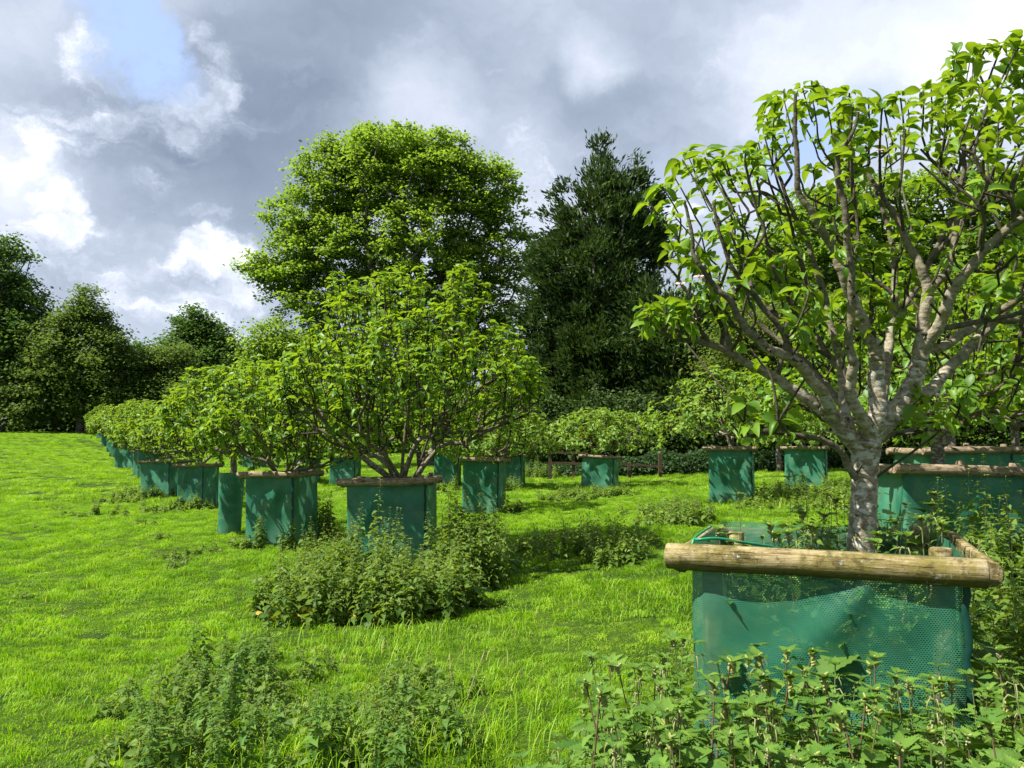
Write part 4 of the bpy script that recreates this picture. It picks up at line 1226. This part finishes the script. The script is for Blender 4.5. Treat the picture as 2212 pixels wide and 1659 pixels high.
# left-hand tree line
bg_tree('oak_tree', 'tall dark tree at the far left edge of the meadow', 'tree', [(10, 590, 70, 80), (-70, 600, 110, 130), (50, 680, 70, 70), (-20, 730, 130, 100), (70, 800, 90, 90), (-90, 820, 120, 90)], 78, 0, 'oak_leaf', .36, 46000, 900, 31, GT, trunk_r=.6, flat=.45, clumpr=1.2)
bg_tree('thorn_tree', 'olive green tree with a loose feathery top, right of the tall dark one', 'tree', [(185, 655, 42, 42), (150, 700, 50, 50), (215, 700, 40, 45), (240, 745, 40, 45), (180, 780, 100, 90), (262, 800, 45, 60), (110, 760, 60, 90), (90, 850, 90, 70), (220, 860, 90, 60)], 76, 175, 'thorn_leaf', .30, 44000, 900, 34, GT, trunk_r=.4, flat=.5, clumpr=.95)
bg_tree('oak_tree', 'dark rounded tree standing against the sky behind the far end of the row', 'tree', [(415, 700, 42, 38), (440, 725, 40, 40), (475, 735, 32, 38), (385, 755, 50, 45), (460, 790, 75, 60), (500, 790, 40, 50)], 84, 430, 'oak_leaf', .32, 24000, 560, 37, GT, trunk_r=.4, flat=.5, clumpr=.95)
bg_tree('thorn_tree', 'paler olive bush in front of the dark rounded tree at left', 'bush', [(320, 785, 45, 38), (372, 778, 48, 40), (290, 830, 50, 55), (360, 850, 70, 50), (420, 850, 80, 50)], 78, 350, 'thorn_leaf', .28, 26000, 520, 40, GT, trunk_r=.25, flat=.5, clumpr=1.1)
bg_tree('thorn_tree', 'faint small tree in the gap of the left tree line', 'tree', [(298, 768, 34, 30), (275, 800, 50, 50), (320, 800, 40, 40)], 100, 292, 'oak_leaf', .4, 9000, 200, 43, GT, trunk_r=.2, clumpr=1.2)
# undergrowth: uncountable leafy banks
def bank(name, label, cat, pts, d0, d1, mat, size, n, seed, hvar=.35, tmpl=LEAF_LO):
    """pts: list of (px x, px y top) along the bank; fills from the ground to the top line, real depth d0..d1"""
    rs_ = np.random.RandomState(seed)
    xsb = np.array([p[0] for p in pts], float); ysb = np.array([p[1] for p in pts], float)
    x = rs_.uniform(xsb[0], xsb[-1], n); d = rs_.uniform(d0, d1, n)
    X = (x - 1106) / F * d
    zg = gz(X, d)
    dm = (d0 + d1) / 2
    zt = np.array([P(1106, yy, dm)[2] for yy in np.interp(x, xsb, ysb)])
    lump = np.array([mnoise.noise(Vector((a_ * .9, b_ * .9, seed))) for a_, b_ in zip(X, d)])
    H = np.maximum(.15, (zt - zg)) * (1 + hvar * lump) * np.sqrt(np.clip(1 - ((d - dm) / (d1 - d0) * 2) ** 2 * .8, .05, 1))
    z = zg + H * rs_.rand(n) ** .6
    az = rs_.rand(n) * 2 * PI
    ax = norm(np.stack([np.cos(az), np.sin(az), -.25 + rs_.randn(n) * .3], -1))
    nr = norm(np.stack([np.zeros(n), -.25 * np.ones(n), np.ones(n)], -1) + rs_.randn(n, 3) * .45)
    acc = Acc()
    leaves(acc, tmpl, np.stack([X, d, z], -1), ax, nr, size * (.6 + .8 * rs_.rand(n)), rs_.rand(n))
    o = acc.obj(name, [M[mat]])
    return tag(o, label, cat, kind='stuff')
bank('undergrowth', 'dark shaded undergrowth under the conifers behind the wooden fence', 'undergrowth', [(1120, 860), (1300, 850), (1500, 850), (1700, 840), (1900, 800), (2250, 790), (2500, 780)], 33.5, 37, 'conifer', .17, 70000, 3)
bank('undergrowth', 'low ivy and bramble bank along the edge of the wood', 'undergrowth', [(1140, 1000), (1250, 1005), (1430, 975), (1520, 970), (1700, 975), (1860, 975), (2000, 965), (2300, 960)], 31, 33.5, 'ivy', .15, 26000, 4)
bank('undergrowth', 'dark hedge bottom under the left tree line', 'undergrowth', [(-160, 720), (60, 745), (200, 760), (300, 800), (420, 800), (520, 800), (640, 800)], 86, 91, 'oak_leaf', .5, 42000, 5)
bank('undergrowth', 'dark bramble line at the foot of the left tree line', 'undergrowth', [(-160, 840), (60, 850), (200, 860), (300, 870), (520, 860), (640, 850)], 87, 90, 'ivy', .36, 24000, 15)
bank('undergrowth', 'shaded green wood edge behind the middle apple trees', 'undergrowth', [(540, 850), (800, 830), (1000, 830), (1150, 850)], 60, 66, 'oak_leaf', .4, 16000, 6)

bank('woodland', 'continuous light green woodland edge behind the right-hand trees', 'woodland', [(1080, 760), (1300, 720), (1500, 640), (1650, 560), (1850, 520), (2100, 500), (2300, 500), (2560, 560)], 46, 52, 'right_leaf', .36, 60000, 11)

# ------------------------------------------------------------------ fences
def post_obj(parent, p, h, r=.055, name='post'):
    acc = Acc()
    b = np.array(p, float)
    a_ = .5 * r * 2
    V = []
    for z in (-.15, h * .5, h):
        for sx, sy in ((-1, -1), (1, -1), (1, 1), (-1, 1)):
            V.append((b[0] + sx * r * (1 + .03 * sx * z), b[1] + sy * r, b[2] + z + (.015 if (z == h and sy > 0) else 0)))
    Fq = []
    for i in range(2):
        for j in range(4): Fq.append((i * 4 + j, i * 4 + (j + 1) % 4, i * 4 + 4 + (j + 1) % 4, i * 4 + 4 + j))
    Fq.append((8, 9, 10, 11))
    acc.add(V, Fq); return acc.obj(name, [M['fence']], parent, smooth=False)
def rail_obj(parent, p0, p1, hh=.09, th=.035):
    p0, p1 = np.array(p0, float), np.array(p1, float)
    acc = Acc(); V = []
    n = 8
    for i in range(n + 1):
        c = p0 + (p1 - p0) * i / n + np.array([0, 0, .012 * math.sin(i * 1.9 + p0[0])])
        for sy, sz_ in ((-1, -1), (1, -1), (1, 1), (-1, 1)): V.append((c[0], c[1] + sy * th / 2, c[2] + sz_ * hh / 2))
    Fq = [(i * 4 + j, i * 4 + (j + 1) % 4, i * 4 + 4 + (j + 1) % 4, i * 4 + 4 + j) for i in range(n) for j in range(4)] + [(3, 2, 1, 0), (n * 4, n * 4 + 1, n * 4 + 2, n * 4 + 3)]
    acc.add(V, Fq); return acc.obj('rail', [M['fence']], parent, smooth=False)
dF = 30.0
fo = P(1300, 1035, dF); fo[2] = g1(fo[0], fo[1])
fn = thing('rail_fence', 'dark wooden post and rail fence behind the planter with the forked branch shadow', 'fence', fo)
def rel(x, y, d): return P(x, y, d) - fo
for x, yt in [(1188, 974), (1238, 979), (1266, 980), (1358, 1000), (1424, 980)]:
    X = (x - 1106) / F * dF; zg_ = g1(X, dF)
    post_obj(fn, np.array([X, dF, zg_]) - fo, P(x, yt, dF)[2] - zg_, .06)
rail_obj(fn, rel(1182, 977, dF - .1), rel(1268, 979, dF - .1))
rail_obj(fn, rel(1186, 1000, dF - .1), rel(1345, 1003, dF - .1))
rail_obj(fn, rel(1340, 1002, dF - .14), rel(1436, 1008, dF - .14))
# wire fence with stakes in front of the left trees
fo2 = P(60, 934, 84); fo2[2] = g1(fo2[0], 84)
fn2 = thing('stake_fence', 'thin grey stakes of a wire fence in the shade of the left tree line', 'fence', fo2)
for x in (-60, 4, 62, 123, 182):
    X = (x - 1106) / F * 84; post_obj(fn2, np.array([X, 84, g1(X, 84)]) - fo2, 1.45, .08)
acc = Acc()
for hh in (.5, .9, 1.3):
    pts = []
    for x in np.linspace(-60, 182, 14):
        X = (x - 1106) / F * 84; pts.append(np.array([X, 84, g1(X, 84) + hh]) - fo2)
    tube(acc, np.array(pts), np.full(14, .008), 3, r=.5)
acc.obj('wire', [M['fence']], fn2)

# ------------------------------------------------------------------ nettles
def nettle_parts(seed, h, hi=True, tassel=.5, leafs=.085):
    rs_ = np.random.RandomState(seed)
    lean = rs_.randn(2) * .05 * h
    n = 12
    u = np.linspace(0, 1, n)
    pts = np.stack([lean[0] * u ** 2 + .006 * np.sin(u * 9 + seed), lean[1] * u ** 2 + .006 * np.cos(u * 8 + seed), h * u], -1)
    st_ = Acc(); tube(st_, pts, np.interp(u, [0, 1], [.0034, .0013]), 5 if hi else 3, r=.5)
    pos, ax, nr, sz = [], [], [], []
    z = .08 * h + rs_.rand() * .03; a = rs_.rand() * PI
    tz = []
    while z < h * .985:
        f = z / h
        p = np.array([np.interp(f, u, pts[:, 0]), np.interp(f, u, pts[:, 1]), z])
        s = leafs * (.55 + .6 * math.sin(PI * min(1, f * .95 + .12))) * (1.0 if f < .7 else max(.30, 1 - (f - .7) * 2.6)) * rs_.uniform(.85, 1.15)
        for k in (0, 1):
            g = a + k * PI + rs_.randn() * .15
            el = .08 - .45 * (1 - f) + .2 * max(0, f - .82) + rs_.randn() * .24
            dv = np.array([math.cos(g), math.sin(g), math.tan(el)])
            pos.append(p + norm(dv) * .016); ax.append(dv); nr.append(np.array([-.3 * math.cos(g) * el, -.3 * math.sin(g) * el, 1.0]) + rs_.randn(3) * .34); sz.append(s * rs_.uniform(.8, 1.15))
            if f < .85:
                # small axil shoot
                for q in range(2 if hi else 1):
                    g2 = g + rs_.uniform(-.9, .9); d2 = np.array([math.cos(g2), math.sin(g2), rs_.uniform(.1, .9)])
                    pos.append(p + norm(dv) * .012 + np.array([0, 0, .012 * q])); ax.append(d2); nr.append(np.array([-.4 * math.cos(g2), -.4 * math.sin(g2), 1.0]) + rs_.randn(3) * .3); sz.append(s * rs_.uniform(.3, .6))
        if f > .5: tz.append((p, a))
        a += PI / 2 + rs_.randn() * .12
        z += (.046 if f < .75 else .030) * rs_.uniform(.8, 1.2) * (h / .75) ** .5
    # top rosette
    p = pts[-1]
    for k in range(6):
        g = rs_.rand() * 2 * PI; dv = np.array([math.cos(g) * .7, math.sin(g) * .7, .5]); pos.append(p - np.array([0, 0, .008])); ax.append(dv); nr.append([-math.cos(g), -math.sin(g), .9]); sz.append(leafs * .3)
    lv = Acc()
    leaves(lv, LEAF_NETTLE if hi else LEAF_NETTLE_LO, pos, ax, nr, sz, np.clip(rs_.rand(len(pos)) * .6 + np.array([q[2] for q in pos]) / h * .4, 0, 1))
    fl = Acc()
    if rs_.rand() < tassel:
        for (p, a_) in tz:
            for k in range(4):
                if rs_.rand() < .45: continue
                g = a_ + k * PI / 2 + rs_.randn() * .3; L = .010 + .018 * rs_.rand()
                q = [p, p + np.array([math.cos(g) * L * .6, math.sin(g) * L * .6, .004]), p + np.array([math.cos(g) * L * .95, math.sin(g) * L * .95, -L * .35]), p + np.array([math.cos(g) * L, math.sin(g) * L, -L * .95])]
                tube(fl, q, [.0008, .0016, .0018, .0008], 4, r=.5)
    else:
        for k in range(10):
            g = rs_.rand() * 2 * PI; q0 = pts[-1] - np.array([0, 0, rs_.rand() * .03]); q = [q0, q0 + np.array([math.cos(g) * .008, math.sin(g) * .008, .006])]
            tube(fl, q, [.003, .002], 4, r=.5)
    return st_, lv, fl
NV = []
for i in range(9):
    h = [.62, .72, .80, .66, .75, .85, .58, .70, .78][i]
    st_, lv, fl = nettle_parts(100 + i, h, True, .5 if i % 2 else 1.0 if i in (2, 5) else .2, .108)
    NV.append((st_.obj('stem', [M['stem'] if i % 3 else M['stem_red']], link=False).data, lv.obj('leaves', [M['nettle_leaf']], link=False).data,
               fl.obj('flower_tassels' if i in (2, 5) else 'buds', [M['tassel'] if i % 2 or i in (2, 5) else M['bud']], link=False).data, h))
def nettle(X, Y, z, i, s, rz, label, group, tilt=(0, 0)):
    t_ = bpy.data.objects.new('nettle', None); t_.empty_display_size = .05
    COL.objects.link(t_)
    t_.location = (X, Y, z); t_.rotation_euler = (tilt[0], tilt[1], rz); t_.scale = (s, s, s)
    tag(t_, label, 'nettle', group)
    for nm, me in zip(('stem', 'leaves', 'flowers'), NV[i][:3]):
        o = bpy.data.objects.new(nm, me); COL.objects.link(o); o.parent = t_
    return t_
rn = random.Random(9)
def in_planter(X, Y, key, pad=.08):
    c, rz, w_, h, z = PL[key]
    dx, dy = X - c[0], Y - c[1]
    lx = dx * math.cos(-rz) - dy * math.sin(-rz); ly = dx * math.sin(-rz) + dy * math.cos(-rz)
    return abs(lx) < w_ / 2 + pad and abs(ly) < w_ / 2 + pad
# bed in front of the near planter; top line measured on the photo
topx = [1180, 1260, 1330, 1400, 1500, 1600, 1700, 1790, 1860, 1960, 2050, 2130, 2200, 2300, 2420]
topy = [1600, 1520, 1420, 1370, 1345, 1345, 1360, 1410, 1390, 1430, 1450, 1430, 1360, 1330, 1320]
cnt = 0
tries = 0
pts_used = []
while cnt < 182 and tries < 12000:
    tries += 1
    d = rn.uniform(1.45, 3.05)
    x = rn.uniform(1190, 2420)
    X = (x - 1106) / F * d
    if in_planter(X, d, 'near', .10): continue
    # behind the planter's front face line only at its sides
    c, rz, w_, h, z = PL['near']
    if d > 2.75 and 1480 < x < 2130: continue
    if any((X - a_) ** 2 + (d - b_) ** 2 < .0055 for a_, b_ in pts_used): continue
    yt = np.interp(x, topx, topy) + rn.uniform(-18, 90) * (.6 + .4 * rn.random()) + max(0, (2.3 - d)) * 260
    ztop = P(x, yt, d)[2]; zg_ = g1(X, d)
    hh = ztop - zg_
    if hh < .22: continue
    hh = min(hh, 1.0)
    i = rn.randrange(9)
    nettle(X, d, zg_ - .01, i, hh / NV[i][3], rn.random() * 6.28, 'leafy green nettle in the dense bed before the nearest planter', 'nettles before the nearest planter', (rn.gauss(0, .07), rn.gauss(0, .07)))
    pts_used.append((X, d)); cnt += 1
print('front nettles', cnt)
# lower left scattered nettles
cnt = 0; pts_used = []
blobs_ = [(430, 1470, 90, 70, .42), (640, 1560, 170, 60, .36), (360, 1600, 90, 60, .40), (540, 1400, 70, 30, .38), (900, 1560, 90, 60, .36), (930, 1470, 60, 30, .30), (760, 1480, 100, 40, .22), (480, 1560, 130, 60, .34), (300, 1540, 40, 40, .36), (850, 1640, 120, 40, .36)]
while cnt < 88:
    b = rn.choice(blobs_)
    x = rn.gauss(b[0], b[2] * .55); yb = rn.gauss(b[1] + 70, b[3] * .8)
    if yb < 1440: continue
    r0 = ray(x, yb); 
    s = -CAM_Z / r0[2]; X, Y = r0[0] * s, r0[1] * s
    if Y < 2.0 or any((X - a_) ** 2 + (Y - b_) ** 2 < .006 for a_, b_ in pts_used): continue
    i = rn.randrange(9); hh = b[4] * rn.uniform(.55, 1.25)
    nettle(X, Y, g1(X, Y) - .01, i, hh / NV[i][3], rn.random() * 6.28, 'thin short nettle in the loose patch at the lower left', 'nettles in the loose lower left patch', (rn.gauss(0, .08), rn.gauss(0, .08)))
    pts_used.append((X, Y)); cnt += 1
# nettles growing inside the near planter
for (x, yt, d) in [(1600, 1140, 3.5), (1660, 1150, 3.4), (1710, 1140, 3.5), (1750, 1120, 3.6), (1780, 1130, 3.35), (1815, 1140, 3.6), (1930, 1120, 3.5), (1960, 1090, 3.4), (2010, 1130, 3.25), (2050, 1140, 3.15), (2070, 1120, 3.45),
                   (1620, 1160, 3.3), (1690, 1130, 3.35), (1740, 1150, 3.2), (1770, 1160, 3.1), (1800, 1110, 3.5), (1720, 1105, 3.7), (1570, 1165, 3.3), (1650, 1150, 3.6), (1920, 1140, 3.3), (1945, 1040, 3.65), (1975, 1120, 3.2), (2000, 1150, 3.05), (2030, 1110, 3.4),
                   (2085, 1005, 3.2), (2060, 1085, 3.3), (2100, 1120, 3.1), (1840, 1150, 3.25), (1905, 1100, 3.6), (1985, 1060, 3.7), (1790, 1080, 3.75)]:
    X = (x - 1106) / F * d
    if not in_planter(X, d, 'near', -.04): continue
    zg_ = g1(X, d); i = rn.choice([0, 3, 6, 8, 1, 4, 2]); hh = P(x, yt, d)[2] - zg_
    nettle(X, d, zg_, i, hh / NV[i][3] * 1.0, rn.random() * 6.28, 'tall nettle rising above the log rim inside the nearest planter', 'nettles inside the nearest planter', (rn.gauss(0, .04), rn.gauss(0, .04)))

def clump(name, label, spots, seed, leafs=.08, mat='nettle_mid', stem='stem', yellow=0, inside=False):
    """one leafy patch of merged nettle stems: spots = (X, Y, radius x, radius y, height, count)"""
    rs_ = np.random.RandomState(seed)
    acc = Acc()
    for (cx, cy, rx, ry, h, n) in spots:
        for k in range(n):
            g = rs_.rand() * 2 * PI; q = math.sqrt(rs_.rand())
            X = cx + math.cos(g) * q * rx; Y = cy + math.sin(g) * q * ry
            if not inside and any(in_planter(X, Y, kk, .03) for kk in PL): continue
            hh = h * (1 - .45 * q * q) * rs_.uniform(.45, 1.25)
            st_, lv, fl = nettle_parts(rs_.randint(99999), hh, False, .0, leafs)
            off = np.array([X, Y, g1(X, Y) - .01])
            for a_, m_ in ((st_, 1), (lv, 0), (fl, 2)):
                if not a_.V: continue
                for V, Fc, r_ in zip(a_.V, a_.F, a_.r): pass
                Vc = np.concatenate(a_.V) + off
                base = 0
                for V, Fc, r_, in zip(a_.V, a_.F, a_.r):
                    acc.add(V + off, Fc - base, r_, m_); base += len(V)
    if yellow:
        for k in range(yellow):
            cx, cy, rx, ry, h, n = spots[0]
            p = np.array([[cx + rs_.uniform(-rx, rx) * .8, cy - ry * rs_.uniform(.75, 1.0), .05 + .12 * rs_.rand()]]); p[0, 2] += g1(p[0, 0], p[0, 1])
            leaves(acc, LEAF_NETTLE_LO, p, norm(rs_.randn(1, 3)), norm(rs_.randn(1, 3) + np.array([0, -.5, 1])), .06, .5, m=3)
    o = acc.obj(name, [M[mat], M[stem], M['bud'], M['yellow']])
    return tag(o, label, 'nettles', kind='stuff')
def gpt(x, y, d=None):
    """ground point under a pixel"""
    r0 = ray(x, y); z = 0.0
    for _ in range(12):
        s = (z - CAM_Z) / r0[2]; X, Y = r0[0] * s, r0[1] * s
        z = g1(X, Y)
    return X, Y
def spots(lst):
    out = []
    for (x, yb, rx, ry, h, n) in lst:
        X, Y = gpt(x, yb) ; out.append((X, Y, rx, ry, h, n))
    return out
clump('nettle_patch', 'dense leafy nettle clump round the front of the central planter', spots([(725, 1325, .80, .55, .72, 105), (850, 1325, .65, .45, .66, 85), (700, 1265, .55, .5, .74, 50), (800, 1275, .55, .25, 1.0, 36), (900, 1290, .4, .4, .6, 25)]), 1, .085, yellow=26)
clump('nettle_patch', 'shaded nettle clump on the right side of the central planter', spots([(1015, 1250, .50, .8, 1.05, 100), (975, 1310, .35, .3, .6, 24)]), 2, .09)
clump('nettle_patch', 'nettles in the shade right of the second planter', spots([(690, 1165, .35, .5, .85, 34), (560, 1185, .14, .12, .62, 8), (520, 1185, .25, .2, .25, 10), (640, 1190, .3, .15, .5, 12)]), 3)
clump('nettle_patch', 'loose nettle patch in the sunlit grass between the centre and the near planter', spots([(1200, 1200, .8, .8, .40, 46), (1290, 1180, .8, .9, .42, 50), (1330, 1215, .4, .3, .38, 26), (1150, 1180, .4, .5, .32, 12)]), 4, .07)
clump('nettle_patch', 'dark low nettle clump left of the near planter rim', spots([(1455, 1135, .6, .6, .52, 60), (1420, 1105, .9, .7, .32, 26)]), 5, .085)
clump('nettle_patch', 'nettles and weeds in front of the planters left of the near trunk', spots([(1700, 1080, 1.5, 1.3, .42, 90), (1780, 1060, 1.6, 1.4, .5, 60), (1600, 1100, .7, .5, .3, 18), (1830, 1100, 1.0, .8, .5, 50)]), 6, .085)
clump('nettle_patch', 'tall nettles at the right edge behind the near planter', [(3.15, 4.6, .45, .7, .95, 70), (3.9, 6.4, .8, .9, 1.0, 90), (3.3, 3.6, .4, .5, .7, 45), (6.1, 11.5, 1.2, 1.2, 1.0, 60), (4.6, 6.1, .55, .5, 1.05, 60), (3.9, 6.3, .4, .35, .7, 24), (5.6, 8.6, .8, .8, 1.0, 50)], 7, .09)
clump('nettle_patch', 'small weeds round the foot of the planter by the wooden fence', spots([(1290, 1075, 1.1, .5, .42, 60), (1220, 1085, .8, .4, .35, 30), (1100, 1108, .3, .25, .45, 12), (1095, 1065, .5, .4, .6, 20), (960, 1060, .5, .4, .6, 16), (1150, 1030, 1.2, 1.0, .8, 50)]), 8, .10)
clump('nettle_patch', 'scattered weeds at the feet of the long planter row', spots([(412, 1103, .55, .3, .45, 26), (345, 1075, .6, .3, .5, 20), (300, 1060, 1.0, .8, .4, 40), (330, 1040, 1.0, .8, .4, 24), (270, 1010, 1.4, .9, .4, 24),
      (235, 985, 1.4, .8, .4, 16), (180, 972, 1.0, .4, .5, 12), (255, 1062, .6, .4, .25, 12), (230, 1045, .6, .4, .25, 8)]), 9, .11)
clump('nettle_patch', 'small dark weed tufts scattered over the left lawn', spots([(375, 1210, .35, .2, .20, 12), (440, 1195, .3, .2, .2, 12), (315, 1135, .25, .15, .2, 8), (160, 1115, .2, .12, .12, 5), (265, 1120, .3, .15, .15, 6), (100, 1100, .3, .2, .12, 5), (60, 1140, .3, .2, .1, 5),
      (350, 1165, .2, .1, .15, 5), (200, 1160, .2, .1, .1, 4), (30, 1010, .8, .3, .2, 6), (120, 1030, .8, .3, .2, 8), (60, 1290, .15, .1, .1, 4), (380, 1225, .2, .15, .18, 6)]), 10, .07)

clump('nettle_patch', 'low tangled nettles and weeds filling the loose patch at the lower left', spots([(430, 1530, .62, .45, .28, 42), (620, 1620, .65, .40, .26, 44), (880, 1600, .5, .35, .30, 44), (560, 1450, .6, .4, .26, 26), (920, 1500, .4, .3, .26, 18), (760, 1560, .6, .4, .16, 16), (350, 1640, .35, .35, .28, 24)]), 21, .062)
clump('nettle_patch', 'leafy nettles crowding round the near trunk above the planter rim', [(near_ctr[0] - .1, near_ctr[1] + .08, .42, .40, 1.30, 70), (near_ctr[0] + .22, near_ctr[1] + .02, .18, .2, 1.5, 14)], 22, .10, inside=True)

# a few taller seed stalks and long grass tufts
def long_grass():
    rs_ = np.random.RandomState(12)
    acc = Acc()
    for (x, yb, rx, n, h) in [(980, 1600, .5, 420, .26), (900, 1400, .6, 260, .2), (800, 1400, .7, 300, .22), (740, 1640, .6, 380, .25), (1100, 1390, .6, 120, .16), (1330, 1300, .8, 200, .18), (1700, 1100, 1.5, 260, .3), (1480, 1310, .5, 160, .2), (560, 1640, .5, 200, .22), (1000, 1480, .5, 200, .22),
                           (1150, 1500, .8, 200, .14), (200, 1500, 1.0, 240, .12), (640, 1350, .4, 120, .16)]:
        X0, Y0 = gpt(x, yb)
        for k in range(n):
            X = X0 + rs_.randn() * rx * .5; Y = Y0 + rs_.randn() * rx * .4
            if any(in_planter(X, Y, kk, .03) for kk in ('near', 'P1')): continue
            hh = h * .7 * rs_.uniform(.4, 1.2); g = rs_.rand() * 2 * PI; l = hh * rs_.uniform(.3, 1.1)
            b = np.array([X, Y, g1(X, Y) - .01]); dv = np.array([math.cos(g), math.sin(g), 0]); wv = np.array([-math.sin(g), math.cos(g), 0]) * .0026
            m1 = b + dv * l * .2 + np.array([0, 0, hh * .55]); m2 = b + dv * l * .6 + np.array([0, 0, hh * .88]); tp = b + dv * l * 1.1 + np.array([0, 0, hh * .95])
            acc.add([b - wv, b + wv, m1 + wv, m1 - wv, m2 + wv * .7, m2 - wv * .7, tp], [(0, 1, 2, 3), (3, 2, 4, 5), (5, 4, 6, 6)][:2], rs_.rand(), 0)
            acc.add([m2 + wv * .7, m2 - wv * .7, tp], [(1, 0, 2)], rs_.rand(), 0)
    o = acc.obj('grass', [M['grass']])
    tag(o, 'longer uncut grass tufts among the nettles', 'grass', kind='stuff')
long_grass()
st2 = thing('dry_grass_stalk', 'pale dry bent grass stalk leaning in the green lawn at lower centre', 'grass stalk', (gpt(1010, 1520)[0], gpt(1010, 1520)[1], 0))
acc = Acc(); q, tt = catmull([(0, 0, 0), (.03, 0, .10), (.07, 0, .2), (.10, 0, .27)], 4); tube(acc, q, np.linspace(.003, .001, len(q)), 4, r=.5); acc.obj('stalk', [M['straw']], st2)
acc = Acc(); tube(acc, [(.085, 0, .24), (.10, 0, .27), (.115, 0, .31)], [.002, .005, .001], 5, r=.5); acc.obj('seed_head', [M['straw']], st2)
print('verts', sum(len(m.vertices) for m in bpy.data.meshes))
